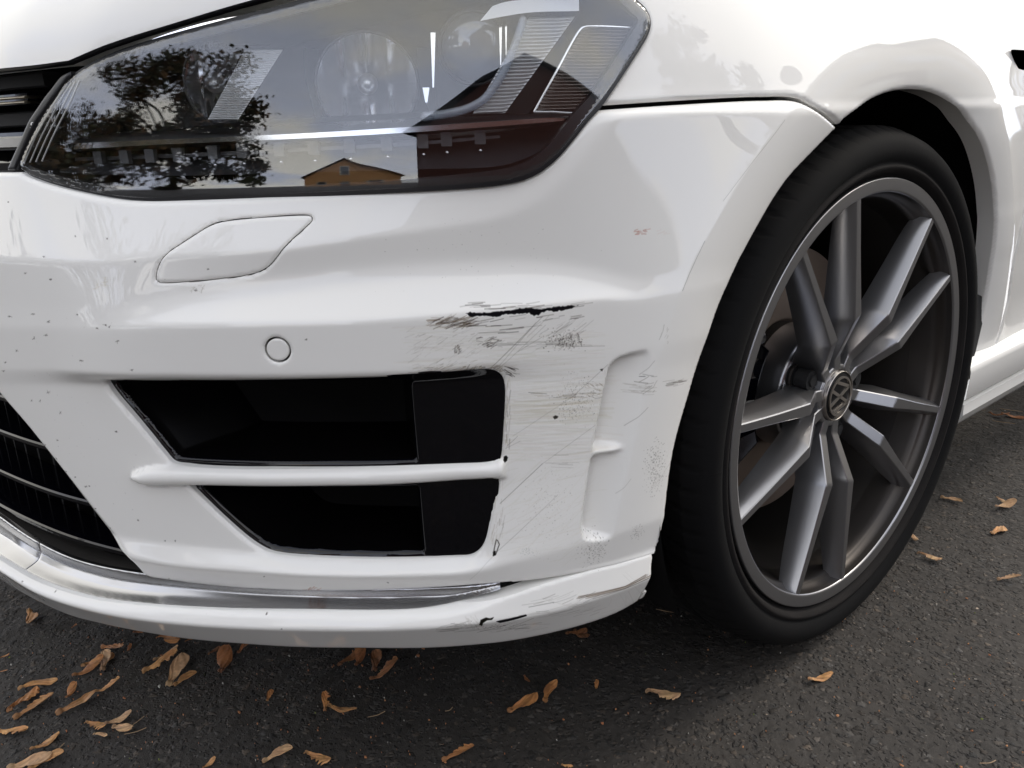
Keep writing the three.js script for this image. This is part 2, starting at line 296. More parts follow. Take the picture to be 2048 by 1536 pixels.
// a bar swept along s: section = closed list of [inset offset, height offset], y(s), d(s)
function sweep(s0, s1, n, y, d, section, caps = true) {
  const pos = [], idx = [], m = section.length;
  for (let i = 0; i <= n; i++) { const s = lerp(s0, s1, i / n); for (const [a, b] of section) { const p = S(s, y(s) + b, d(s) + a); pos.push(p.x, p.y, p.z); } }
  for (let i = 0; i < n; i++) for (let k = 0; k < m; k++) { const a = i * m + k, b = i * m + (k + 1) % m; idx.push(a, b, a + m, b, b + m, a + m); }
  if (caps) for (let k = 1; k < m - 1; k++) { idx.push(0, k + 1, k); const o = n * m; idx.push(o, o + k, o + k + 1); }
  let g = new THREE.BufferGeometry(); g.setAttribute('position', new THREE.Float32BufferAttribute(pos, 3)); g.setIndex(idx); g = g.toNonIndexed(); g.computeVertexNormals(); return g;
}
function quadStrip(rows) { // rows of Vector3 lists -> smooth sheet
  const n = rows.length, m = rows[0].length, pos = [], idx = [], uv = [];
  rows.forEach((r, i) => r.forEach((p, j) => { pos.push(p.x, p.y, p.z); uv.push(i / (n - 1), j / (m - 1)); }));
  for (let i = 0; i < n - 1; i++) for (let j = 0; j < m - 1; j++) { const a = i * m + j; idx.push(a, a + m, a + 1, a + 1, a + m, a + m + 1); }
  const g = new THREE.BufferGeometry(); g.setAttribute('position', new THREE.Float32BufferAttribute(pos, 3)); g.setAttribute('uv', new THREE.Float32BufferAttribute(uv, 2)); g.setIndex(idx); g.computeVertexNormals(); return g;
}
const skin = (s, y) => skin0(s, y) + feature(s, y);

// a sheet whose columns do not share normals: crisp edges along its length, smooth along it
function facets(rows, groups) { return mergeGeometries(groups.map(([a, b]) => quadStrip(rows.map((r) => r.slice(a, b + 1).map((p) => p.clone()))))); }

// ---------------------------------------------------------------- scuffs, insects and dirt on the front paint, drawn in metres along the skin
const TEX = { s0: .28, s1: 1.36, y0: .14, y1: .70 }, TW = 2048, TH = 1062;
const paintTex = (() => {
  const mk = () => { const c = document.createElement('canvas'); c.width = TW; c.height = TH; const x = c.getContext('2d'); x.fillStyle = '#fff'; x.fillRect(0, 0, TW, TH); x.lineCap = 'round'; x.lineJoin = 'round'; return [c, x]; };
  const [c1, A] = mk(), [c2, B] = mk();
  const T = (u, v) => { const [s, y] = hit(u, v, skin0); return [(s - TEX.s0) / (TEX.s1 - TEX.s0) * TW, (1 - (y - TEX.y0) / (TEX.y1 - TEX.y0)) * TH]; };
  const K = TW / (TEX.s1 - TEX.s0) / 2600; // canvas px per picture px, about
  const line = (pts, w, col, al, coat = .7) => { const q = pts.map((p) => T(...p)); for (const [x, st, a] of [[A, col, al], [B, '#000', al * coat]]) { x.globalAlpha = a; x.strokeStyle = st; x.lineWidth = Math.max(.6, w * K); x.beginPath(); q.forEach((p, i) => i ? x.lineTo(...p) : x.moveTo(...p)); x.stroke(); } };
  const blob = (pts, col, al) => { if (pts.length > 12) { const o = []; pts.forEach((p, i) => { const n = pts[(i + 1) % pts.length], l = Math.hypot(n[0] - p[0], n[1] - p[1]), m = Math.max(1, Math.round(l / 4)); for (let k = 0; k < m; k++) o.push([lerp(p[0], n[0], k / m) + rr(-1.2, 1.2), lerp(p[1], n[1], k / m) + rr(-1.3, 1.3)]); }); pts = o; } const q = pts.map((p) => T(...p)); for (const [x, st] of [[A, col], [B, '#000']]) { x.globalAlpha = al; x.fillStyle = st; x.beginPath(); q.forEach((p, i) => i ? x.lineTo(...p) : x.moveTo(...p)); x.closePath(); x.fill(); } };
  // a local linear map of a picture rectangle, so that many strokes cost four rays
  const zone = (u0, v0, u1, v1) => { const a = T(u0, v0), b = T(u1, v0), c = T(u0, v1), d = T(u1, v1); return (u, v) => { const i = (u - u0) / (u1 - u0), j = (v - v0) / (v1 - v0); return [lerp(lerp(a[0], b[0], i), lerp(c[0], d[0], i), j), lerp(lerp(a[1], b[1], i), lerp(c[1], d[1], i), j)]; }; };
  const hatch = (r, n, ang, spread, len, w, cols, al, coat = .6) => { const z = zone(...r); for (let k = 0; k < n; k++) { const u = rr(r[0], r[2]), v = rr(r[1], r[3]), a = (ang + rr(-spread, spread)) * Math.PI / 180, l = rr(len[0], len[1]) / 2, p = z(u - Math.cos(a) * l, v + Math.sin(a) * l), m = z(u + rr(-2, 2), v + rr(-1, 1)), q = z(u + Math.cos(a) * l, v - Math.sin(a) * l), o = rr(al[0], al[1]) * .8; for (const [x, st, f] of [[A, cols[(rnd() * cols.length) | 0], 1], [B, '#000', coat]]) { x.globalAlpha = o * f; x.strokeStyle = st; x.lineWidth = rr(w[0], w[1]) * K * .85; x.beginPath(); x.moveTo(...p); x.quadraticCurveTo(...m, ...q); x.stroke(); } } };
  const specks = (r, n, rad, cols, al) => { const z = zone(...r); for (let k = 0; k < n; k++) { const g = () => (rnd() + rnd() + rnd()) / 3, p = z(lerp(r[0], r[2], g()), lerp(r[1], r[3], g())); A.globalAlpha = rr(al[0], al[1]); A.fillStyle = cols[(rnd() * cols.length) | 0]; A.beginPath(); A.ellipse(p[0], p[1], rr(rad[0], rad[1]) * K, rr(rad[0], rad[1]) * K * .7, rnd() * 3, 0, 7); A.fill(); } };
  const ink = ['#1d1a18', '#2c2622', '#3a332c', '#4a4038'], brown = ['#3d3025', '#5a4632', '#6e573f', '#2b2420'], tan = ['#a89878', '#9b8f78', '#b3a68a'];
  // scraped, matt film right of the intake: ragged patches and long drag marks
  hatch([830, 655, 1190, 750], 260, 2, 7, [20, 110], [1, 5], ['#d8d2bf', '#cfc9b8', '#ddd8c8', '#c4bda9'], [.04, .12], .9);
  hatch([1005, 745, 1215, 930], 320, 3, 6, [20, 120], [1, 6], ['#dcd7c6', '#d3cdbb', '#cac3ae', '#e0dccd'], [.04, .12], .9);
  hatch([1000, 930, 1190, 1120], 160, 30, 20, [15, 80], [1, 4], ['#dedacb', '#d3cebf'], [.06, .16], .8);
  hatch([1030, 805, 1200, 850], 40, 5, 3, [60, 170], [3, 7], ['#bdb291', '#c9c0a4'], [.06, .16]);
  // black gouge on the crease
  blob([[934, 632], [943, 630], [960, 632], [1000, 628], [1030, 625], [1046, 622], [1066, 620], [1076, 623], [1090, 624], [1110, 620], [1140, 616], [1166, 615], [1155, 619], [1143, 622], [1134, 626], [1126, 625], [1118, 628], [1106, 626], [1092, 629], [1084, 635], [1074, 636], [1064, 631], [1040, 633], [1012, 634], [1002, 638], [990, 640], [984, 637], [968, 636], [955, 638], [944, 640]], '#0d0c11', 1);
  hatch([940, 609, 1175, 622], 26, 5, 6, [15, 60], [.7, 1.8], ink, [.25, .7]); hatch([930, 634, 1170, 646], 16, 6, 10, [10, 40], [.8, 2], ink, [.2, .6]);
  hatch([862, 640, 950, 660], 70, 18, 22, [8, 34], [.8, 2.4], brown, [.25, .7]); hatch([880, 648, 1000, 658], 26, 10, 12, [10, 40], [.8, 1.8], ink, [.2, .6]);
  hatch([985, 656, 1070, 672], 9, 4, 4, [20, 60], [.8, 1.6], ink, [.3, .75]); hatch([1060, 648, 1180, 700], 26, 28, 14, [10, 70], [.6, 1.4], ink, [.15, .5]);
  hatch([960, 680, 1010, 700], 30, 15, 25, [4, 16], [.8, 2], ink, [.3, .8]); hatch([1000, 688, 1190, 698], 16, 1, 2, [20, 80], [.6, 1.2], ink, [.25, .6]);
  hatch([1130, 670, 1170, 695], 34, 60, 50, [2, 9], [.8, 1.8], ink, [.3, .85]); specks([1080, 655, 1190, 715], 200, [.5, 1.6], ink, [.3, .8]);
  hatch([910, 697, 926, 712], 18, 60, 40, [3, 10], [.8, 1.8], ink, [.4, .9]); hatch([815, 650, 960, 745], 90, 28, 12, [6, 26], [.6, 1.3], ['#7d7568', '#57504a'], [.15, .45]);
  // drag marks
  for (const [a, b, c, d, w, o] of [[1090, 640, 985, 742, 1.3, .7], [1078, 650, 998, 742, 1, .6], [1098, 655, 1008, 738, 1, .55], [1070, 662, 990, 738, .9, .5], [1105, 636, 1060, 680, .9, .5], [1222, 733, 1150, 800, 1.2, .6], [1150, 800, 1030, 880, .9, .4], [1196, 855, 1090, 935, 1, .5], [1090, 935, 1003, 1014, 1.5, .8], [1120, 995, 1060, 1050, 1, .5], [1060, 1050, 995, 1106, 1.1, .6], [1310, 722, 1285, 752, 1.2, .6], [1296, 815, 1256, 856, 1.3, .6], [1262, 958, 1235, 990, .9, .45], [1345, 930, 1300, 985, .8, .35], [1040, 880, 1018, 900, 1.4, .6], [1045, 890, 1015, 905, 1, .5], [990, 1112, 940, 1160, .9, .4], [1330, 650, 1320, 680, 1.2, .5]]) line([[a, b], [(a + c) / 2 + 2, (b + d) / 2 - 1], [c, d]], w * .8, '#3a352f', o * .75);
  line([[1365, 582], [1378, 550], [1394, 515], [1410, 482]], .8, '#2a2826', .7); line([[1448, 402], [1480, 358], [1506, 323], [1540, 280], [1570, 240]], .8, '#3a3735', .55);
  // brown smear over the intake corner
  hatch([830, 738, 1015, 752], 60, 14, 18, [6, 30], [.7, 1.6], brown.concat(tan), [.15, .5]); hatch([925, 739, 1010, 750], 50, 30, 30, [4, 14], [.8, 2], brown.concat(tan), [.25, .7]); line([[838, 752], [860, 750], [882, 750]], 4, '#131010', .9); hatch([1000, 742, 1040, 758], 24, -25, 20, [6, 18], [.8, 1.8], ink, [.4, .8]);
  hatch([1005, 760, 1025, 900], 60, 85, 10, [6, 30], [.7, 1.6], tan.concat(ink), [.15, .5]); hatch([985, 960, 1012, 1090], 40, 80, 10, [6, 24], [.7, 1.5], tan.concat(brown), [.15, .5]);
  hatch([1030, 790, 1215, 800], 24, 3, 6, [6, 40], [.8, 1.6], tan.concat(brown), [.2, .55]); hatch([1180, 770, 1212, 800], 40, -20, 30, [3, 10], [.8, 1.6], tan.concat(brown), [.3, .7]);
  specks([1100, 730, 1220, 880], 420, [.4, 1.3], ink.concat(tan), [.2, .7]); specks([1280, 860, 1345, 1010], 380, [.4, 1.5], ink, [.2, .65]); specks([1150, 1050, 1230, 1150], 240, [.4, 1.5], ink, [.2, .65]); specks([1250, 1040, 1300, 1090], 70, [.4, 1.3], ink, [.2, .6]); specks([1010, 880, 1180, 1140], 260, [.4, 1.1], ink.concat(tan), [.15, .5]); specks([1030, 1090, 1080, 1120], 60, [.5, 1.2], ['#6d7773'], [.2, .5]);
  blob([[1112, 840], [1117, 837], [1123, 839], [1121, 843], [1115, 845]], '#3a3733', .95); blob([[1012, 921], [1017, 919], [1020, 923], [1018, 930], [1013, 932], [1010, 927]], '#15130f', 1); blob([[1206, 743], [1213, 741], [1211, 747]], '#3a3733', .9);
  line([[994, 1083], [990, 1098], [987, 1114], [992, 1112], [1000, 1092], [996, 1084]], 1.6, '#14110f', .95); blob([[987, 1106], [992, 1104], [992, 1112], [987, 1115]], '#14110f', 1);
  hatch([1286, 750, 1312, 786], 12, 25, 50, [4, 22], [.8, 2], ink, [.3, .7]); hatch([1335, 762, 1372, 772], 16, 6, 5, [8, 30], [.8, 1.8], ink, [.25, .6]); hatch([1265, 772, 1305, 790], 20, 3, 5, [10, 30], [1, 2.4], ['#8a8378'], [.2, .4]); hatch([1322, 655, 1336, 690], 6, 70, 30, [4, 14], [.8, 1.6], ['#7b756d'], [.3, .6]);
  hatch([1281, 460, 1306, 471], 16, 8, 16, [3, 12], [.6, 1.4], ['#a8402c', '#b9553d', '#8f3524'], [.35, .8]); hatch([1315, 455, 1345, 470], 4, 20, 10, [4, 16], [.6, 1], ['#b46a58'], [.15, .35]);
  hatch([608, 1176, 640, 1190], 40, 20, 40, [3, 10], [1, 2.4], ['#a5553a', '#8a4630', '#b87358'], [.3, .7]); hatch([936, 1170, 952, 1178], 12, 0, 30, [3, 8], [1, 2], ['#b0614a'], [.3, .6]);
  hatch([1110, 895, 1175, 950], 6, 0, 3, [10, 50], [.8, 1.6], ['#4c463f'], [.25, .55]);
  // splitter
  blob([[958, 1250], [961, 1240], [972, 1235], [980, 1237], [988, 1234], [984, 1240], [974, 1241], [966, 1246], [964, 1252]], '#15140f', 1);
  blob([[992, 1243], [1000, 1241], [1020, 1237], [1052, 1229], [1054, 1232], [1035, 1238], [1015, 1243], [1000, 1246]], '#121114', 1);
  hatch([880, 1244, 1075, 1262], 50, 8, 10, [10, 60], [.7, 1.8], ink, [.2, .6]); hatch([930, 1236, 960, 1252], 24, -50, 10, [6, 20], [.6, 1.2], ['#9b968b'], [.2, .5]); specks([900, 1236, 1080, 1264], 120, [.4, 1.3], ink, [.3, .7]);
  for (let k = 0; k < 8; k++) { const o = rr(-3, 3); line([[1310 - rr(0, 20), 1152 + o], [1250, 1176 + o], [1190 + rr(-40, 20), 1196 + o]], rr(.7, 2.2), brown[k % 4], rr(.3, .8)); }
  hatch([1060, 1190, 1200, 1232], 36, 17, 4, [10, 60], [.7, 1.6], ink, [.2, .55]); hatch([1120, 1180, 1300, 1225], 60, 22, 6, [10, 40], [.6, 1.3], ['#8d877c'], [.15, .4]);
  // insects and grit flung on the front
  const bug = (x, y, r) => { const [u, v] = [x / 2.926, 380 + y / 2.926]; for (let k = 0; k < 5; k++) { const a = rnd() * 7; line([[u, v], [u + Math.cos(a) * r * rr(.5, 1.3), v + Math.sin(a) * r * rr(.4, 1)]], rr(.5, 1.15), ink[k % 3], rr(.35, .8), .2); } };
  for (const [x, y, r] of [[60, 740, 4], [190, 725, 4], [280, 770, 4], [265, 850, 4], [200, 868, 4], [310, 885, 2], [98, 940, 3], [475, 998, 4], [685, 885, 5], [30, 1010, 3], [20, 1060, 3], [280, 1183, 5], [185, 1233, 3], [355, 1302, 4], [145, 1398, 3], [455, 730, 3], [570, 810, 3], [615, 790, 4], [640, 800, 3], [770, 1053, 3], [150, 488, 3], [290, 523, 4], [790, 420, 3], [1210, 465, 2], [1140, 590, 4], [625, 285, 2], [45, 70, 2], [345, 178, 2], [255, 390, 2], [440, 270, 2], [1780, 885, 3], [1750, 815, 2], [1790, 1100, 2], [680, 1415, 3], [410, 940, 2], [95, 290, 2], [335, 1465, 2]]) if (r > 2 || rnd() < .5) bug(x, y, r);
  for (const [u, v, r] of [[90, 890, 3], [88, 893, 2], [112, 917, 3], [131, 943, 3], [172, 973, 3], [190, 1017, 2], [220, 1057, 3], [276, 1041, 3], [150, 954, 2], [178, 972, 2], [330, 1082, 2], [350, 1082, 2], [281, 1140, 2], [338, 1158, 2], [80, 802, 3], [44, 1163, 2], [80, 1205, 3], [110, 1183, 2], [47, 1178, 2], [532, 1228, 2], [563, 1258, 2], [528, 1153, 2], [776, 1166, 2], [232, 863, 2], [455, 843, 1]]) bug(u * 2.926, (v - 380) * 2.926, r);
  specks([0, 480, 420, 1150], 60, [.3, .9], ink, [.25, .7]); specks([300, 1130, 1000, 1290], 160, [.3, .9], ink, [.2, .6]); specks([620, 400, 1320, 620], 60, [.3, .9], ink, [.25, .6]);
  hatch([190, 555, 215, 580], 14, 40, 60, [4, 16], [1, 4], ['#d8cdb4'], [.15, .35]); hatch([375, 570, 405, 590], 12, 20, 60, [3, 12], [.8, 2], ['#8c8577'], [.2, .5]);
  const tx = (c, srgb) => { const t = new THREE.CanvasTexture(c); if (srgb) t.colorSpace = THREE.SRGBColorSpace; t.anisotropy = 8; return t; };
  return [tx(c1, true), tx(c2, false)];
})();

// ---------------------------------------------------------------- materials
M.paint = phys({ color: lin(.84, .83, .80), roughness: .6, specularIntensity: .15, clearcoat: 1, clearcoatRoughness: .012, ior: 1.5 });
M.scuffed = phys({ color: lin(.84, .83, .80), map: paintTex[0], clearcoatMap: paintTex[1], bumpMap: paintTex[1], bumpScale: .0004, roughness: .6, specularIntensity: .15, clearcoat: 1, clearcoatRoughness: .012, ior: 1.5 });
M.gloss = phys({ color: lin(.0015, .0015, .0028), roughness: .04, ior: 1.45 });
M.black = std({ color: lin(.010, .010, .011), roughness: .75 });
M.seal = std({ color: lin(.008, .008, .010), roughness: .35 });
M.liner = phys({ color: lin(.004, .004, .0042), roughness: .95, specularIntensity: .3 });
M.chrome = std({ color: lin(.45, .45, .46), roughness: .25, metalness: 1 });
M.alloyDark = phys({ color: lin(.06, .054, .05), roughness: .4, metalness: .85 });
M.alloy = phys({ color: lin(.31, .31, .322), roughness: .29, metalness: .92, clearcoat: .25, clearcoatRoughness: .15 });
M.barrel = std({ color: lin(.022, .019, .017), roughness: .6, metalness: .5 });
M.rubber = phys({ vertexColors: true, color: lin(.0036, .0036, .004), roughness: .85, specularIntensity: .35 });
M.duct = phys({ color: lin(.0022, .002, .0022), roughness: .22, specularIntensity: .35 });
M.ledge = std({ color: lin(.016, .014, .012), roughness: .9 });
M.champagne = std({ color: lin(.45, .40, .31), roughness: .3, metalness: 1 });
M.satin = std({ color: lin(.42, .41, .39), roughness: .4, metalness: .9 });
M.badge = std({ color: lin(.02, .025, .06), roughness: .15, metalness: .6 });
M.cabinGlass = phys({ color: lin(.02, .025, .025), roughness: .03, clearcoat: 1, clearcoatRoughness: .01 });
M.glass = phys({ color: lin(.96, .97, .98), roughness: 0, transmission: 1, thickness: 0, ior: 1.75 });
M.lampDark = std({ color: lin(.022, .022, .024), roughness: .35 });
M.lampWhite = std({ color: lin(.85, .85, .85), roughness: .3 });
M.lampGrey = std({ color: lin(.09, .09, .095), roughness: .35, metalness: .4 });
M.lampChrome = std({ color: lin(.85, .85, .85), roughness: .12, metalness: 1 });
M.lampSatin = std({ color: lin(.6, .6, .6), roughness: .3, metalness: .6 });
M.lampReflex = std({ color: lin(.20, .17, .15), roughness: .25, metalness: .7 });
M.lampBowl = std({ color: lin(.6, .61, .63), roughness: .2, metalness: 1 });
M.lampFrost = phys({ color: lin(.15, .155, .165), roughness: .2, transmission: .3, thickness: 0 });
M.lampClear = phys({ color: lin(.9, .92, .95), roughness: .05, transmission: .85, thickness: 0, ior: 1.5 });
M.lampBall = phys({ color: lin(.16, .17, .19), roughness: .03, metalness: .2, clearcoat: 1 });
M.silver = std({ color: lin(.55, .55, .55), roughness: .3, metalness: 1 });

// ---------------------------------------------------------------- the car
const car = grp(scene, 'car', { label: 'white hatchback with a scuffed front bumper parked on dark asphalt', category: 'car' });
const fine = (a, b) => range(a, b, .002);
const sLampL = lampPoly.reduce((m, p) => Math.min(m, p[0]), 9), sLampR = lampPoly.reduce((m, p) => Math.max(m, p[0]), 0);
const yNoseGrille = on([[9, 341]], upper)[0][1];
const bodyLowLine = range(1.25, -.2, .02).map((s) => [s, ROWS.bodyLow.y(Math.abs(s)) - .002]);
const bumperPoly = [[-.2, yNoseGrille], [sLampL, yNoseGrille], [sLampL + .02, yNoseGrille + .04], [seamLine[0][0] - .02, seamLine[0][1] + .04], ...seamLine, [seamLine[seamLine.length - 1][0], .3], [1.25, .2], ...bodyLowLine];
const fBumpOut = sdf(bumperPoly);
const GAP = .0016, yLow = (s) => ROWS.chromeLow.y(Math.abs(s)), yBody = (s) => ROWS.bodyLow.y(Math.abs(s));
const inBumper = (s, y) => {
  const a = Math.abs(s); let f = Math.min(fBumpOut(a, y) - GAP * smooth(.3, .4, y), -fLamp(a, y) - .0022);
  if (a > .9) f = Math.min(f, -fArch(a, y));
  if (f > 0 && y < .52) { f = Math.min(f, -fGrille(a, y)); if (a > .25) f = Math.min(f, -fIn1(a, y), -fIn2(a, y)); }
  if (f > 0 && a > .2 && a < .9) { const w = fWash(a, y); f = Math.min(f, Math.abs(w) < .02 ? (w > 0 ? -w : -w - .0005) : f); const q = Math.hypot(a - sensorAt[0], y - sensorAt[1]) - SENSOR_R - .0016; f = Math.min(f, q); }
  return f;
};
const bumperUV = (s, y) => [(s - TEX.s0) / (TEX.s1 - TEX.s0), (y - TEX.y0) / (TEX.y1 - TEX.y0)];
const chamfer = (s, y) => { const e = -fGrille(Math.abs(s), y); return e < .013 ? (.013 - Math.max(0, e)) * .55 : 0; };
const bumper = add(car, 'front_bumper', panel({ ss: [...range(-1.2, .276, .008), ...fine(.284, 1.36)], ys: [...range(.15, .70, .002)], f: inBumper, d: (s, y) => skin(s, y) + (y < .5 ? chamfer(s, y) : 0), flange: (s, y) => { const a = Math.abs(s); return a > .25 && a < 1.03 && Math.max(fIn1(a, y), fIn2(a, y)) > -.01 ? .006 : .012; }, edge: (s, y) => { const a = Math.abs(s); if (a > .2 && a < .9 && (fWash(a, y) > -.006 || Math.hypot(a - sensorAt[0], y - sensorAt[1]) < .02)) return .0011; return y < yBody(a) + .008 ? .0015 : .003; }, uv: bumperUV }), M.scuffed);
const wash = add(bumper, 'headlight_washer_cover', panel({ ss: fine(washer.reduce((m, p) => Math.min(m, p[0]), 9) - .006, washer.reduce((m, p) => Math.max(m, p[0]), 0) + .006), ys: fine(fWash.box[2] - .006, fWash.box[3] + .006), f: (s, y) => fWash(s, y) - .0004, d: skin, flange: .012, edge: .0011, uv: bumperUV }), M.scuffed);
{
  const [a, b] = sensorAt;
  add(bumper, 'parking_sensor', panel({ ss: range(a - .011, a + .011, .001), ys: range(b - .011, b + .011, .001), f: (s, y) => SENSOR_R - Math.hypot(s - a, y - b), d: (s, y) => skin(s, y) + .0006, flange: .01, edge: .0008, uv: bumperUV }), M.scuffed);
  add(bumper, 'sensor_seal', panel({ ss: range(a - .013, a + .013, .001), ys: range(b - .013, b + .013, .001), f: (s, y) => SENSOR_R + .0025 - Math.hypot(s - a, y - b), d: (s, y) => skin(s, y) + .005, flange: 0, edge: 0 }), M.seal);
  add(bumper, 'washer_recess', panel({ ss: range(fWash.box[0] - .01, fWash.box[1] + .01, .004), ys: range(fWash.box[2] - .01, fWash.box[3] + .01, .004), f: (s, y) => fWash(s, y) + .006, d: (s, y) => skin(s, y) + .012, flange: 0, edge: 0 }), M.black);
}
// splitter and its bright trim
const tipS = hit(1005, 1188, () => .008)[0];
const inChrome = (s, y) => { const a = Math.abs(s), k = 1 - Math.pow(clamp((a - tipS + .09) / .09), 2.2), lo = lerp(yBody(a) + .004, yLow(a), Math.pow(k, .6)); return Math.min(y - lo - .0009, yBody(a) + .01 - y, tipS - a); };
add(car, 'front_splitter', panel({ ss: [...range(-1.2, .276, .008), ...fine(.284, 1.32)], ys: range(.10, .33, .002), f: (s, y) => { const a = Math.abs(s); return Math.min(y - ROWS.lip.y(a) + .004 * (1 - smooth(.95, 1.1, a)), Math.min(-inChrome(s, y) - .0005, yBody(a) - .0006 - y), a > .9 ? Math.min(-fArch(a, y) - .001, archFront[2][0] + .001 - a) : 1); }, d: skin, flange: .015, edge: .001, uv: bumperUV }), M.scuffed);
const jointS = hit(55, 1110, () => .018)[0];
for (const [a, b] of [[-tipS, -jointS], [-jointS, jointS], [jointS, tipS]])
  add(car, 'splitter_trim', panel({ ss: range(a - .004, b + .004, a < .2 ? .005 : .0025), ys: range(.12, .34, .001), f: (s, y) => Math.min(inChrome(s, y), s - a - .0006, b - s - .0006), d: (s, y) => { const a = Math.abs(s), t = clamp((y - yLow(a)) / Math.max(.004, yBody(a) - yLow(a)), 0, 1.3); const w = clamp((yBody(a) - yLow(a)) / .016), t1 = Math.min(1, t); return lerp(ROWS.chromeLow.d(a), ROWS.bodyLow.d(a), lerp(t1, .12 * t1 + .88 * Math.pow(Math.sin(Math.PI / 2 * clamp(t1 / .5)), .8), w)) + .0004; }, flange: .004, edge: .001 }), M.chrome);

// wing with its wheel arch
const doorLine = smoothLine([...on([[2048, 463], [2030, 535], [2022, 600]]).sort((a, b) => b[1] - a[1])], 20);
{ const a = doorLine[0], b = doorLine[doorLine.length - 1]; doorLine.unshift([a[0] + .03, .92]); doorLine.push([b[0] - .004, .25]); }
const lampTopR = hit(1230, -48, upper);
const fenderPoly = [...seamLine, [seamLine[seamLine.length - 1][0], .2], ...doorLine.slice().reverse(), [lampTopR[0] + .35, .895], [lampTopR[0] + .14, .835], [lampTopR[0] + .02, lampTopR[1] + .035], [lampTopR[0] - .03, lampTopR[1] + .02], [lampTopR[0] - .06, lampTopR[1] - .03], [seamLine[0][0] - .03, seamLine[0][1]]];
const fFender = sdf(fenderPoly);
const sillTop = .245;
const bigPanelTop = (s, y) => skin(s, y) + 6 * Math.max(0, y - .80) ** 2;
add(car, 'front_wing', panel({ ss: range(lampTopR[0] - .1, doorLine[0][0] + .02, .003), ys: range(.22, .90, .0025), f: (s, y) => Math.min(fFender(s, y) - GAP, -fLamp(s, y) - .0022, -fArch(s, y), y - sillTop), d: bigPanelTop, flange: .02, edge: .0035 }), M.paint);
const inDoor = sdf([...doorLine, [2.7, .25], [2.7, .92]]);
add(car, 'front_door', panel({ ss: range(1.4, PS.L - .02, .006), ys: range(.24, .90, .005), f: (s, y) => Math.min(inDoor(s, y) - .0022, y - sillTop), d: bigPanelTop, flange: .02, edge: .004 }), M.paint);
// side skirt
{
  const up = onPlane(1913.7, 807, 'x', .852), lo = onPlane(1896.6, 861, 'x', .85), z0 = -.318, z1 = -1.9, h = up.y - lo.y;
  const sec = (z) => [[.80, lo.y - .004, z], [.846, lo.y - .002, z], [.852, lo.y + .006, z], [.861, lo.y + h * .55, z], [.860, up.y - .002, z], [.856, up.y, z], [.80, up.y + .002, z]].map((p) => new THREE.Vector3(...p));
  const g = quadStrip([sec(z0), sec(z0 - .002), sec(-1), sec(z1)].map((r) => r));
  add(car, 'side_skirt', g.toNonIndexed(), M.paint).geometry.computeVertexNormals();
  const cap = new THREE.Shape(sec(0).map((p) => new THREE.Vector2(p.x, p.y))); const cg = new THREE.ShapeGeometry(cap); cg.translate(0, 0, z0); add(car, 'skirt_end', cg, M.paint);
  const s2 = (z) => [[.80, up.y + .001, z], [.858, up.y + .003, z], [.866, up.y + .012, z], [.868, up.y + .05, z], [.866, sillTop + .04, z], [.82, sillTop + .05, z]].map((p) => new THREE.Vector3(...p));
  add(car, 'sill', quadStrip([s2(-.305), s2(-1), s2(-1.9)]), M.paint);
}
// flap at the rear of the wheel opening
{
  const pts = [[1928, 580], [1942, 584], [1968, 597], [1969, 606], [1962, 640], [1948, 700], [1936, 740], [1925, 768], [1915, 772], [1912, 700]].map(([u, v]) => onPlane(u, v, 'x', .850));
  const g = new THREE.ExtrudeGeometry(new THREE.Shape(pts.map((p) => new THREE.Vector2(-p.z, p.y))), { depth: .006, bevelEnabled: true, bevelSize: .0008, bevelThickness: .0008, bevelSegments: 1 });
  g.rotateY(Math.PI / 2); g.translate(.846, 0, 0); add(car, 'arch_flap', g, M.black);
}
// wheel house
{
  const rows = []; for (let i = 0; i <= 60; i++) { const a = -.45 + (Math.PI + .9) * i / 60, r = .362, o = a > 1.2 ? .842 : .866; rows.push([o, .80, .60, .45].map((x) => new THREE.Vector3(x, Math.max(.02, .325 + r * Math.sin(a)), r * Math.cos(a)))); }
  add(car, 'wheel_arch_liner', quadStrip(rows), M.liner);
  const c = new THREE.Shape(); c.absarc(0, 0, .362, 0, Math.PI * 2); const g = new THREE.ShapeGeometry(c, 40); g.rotateY(Math.PI / 2); g.translate(.46, .33, 0); add(car, 'inner_wing', g, M.liner);
}

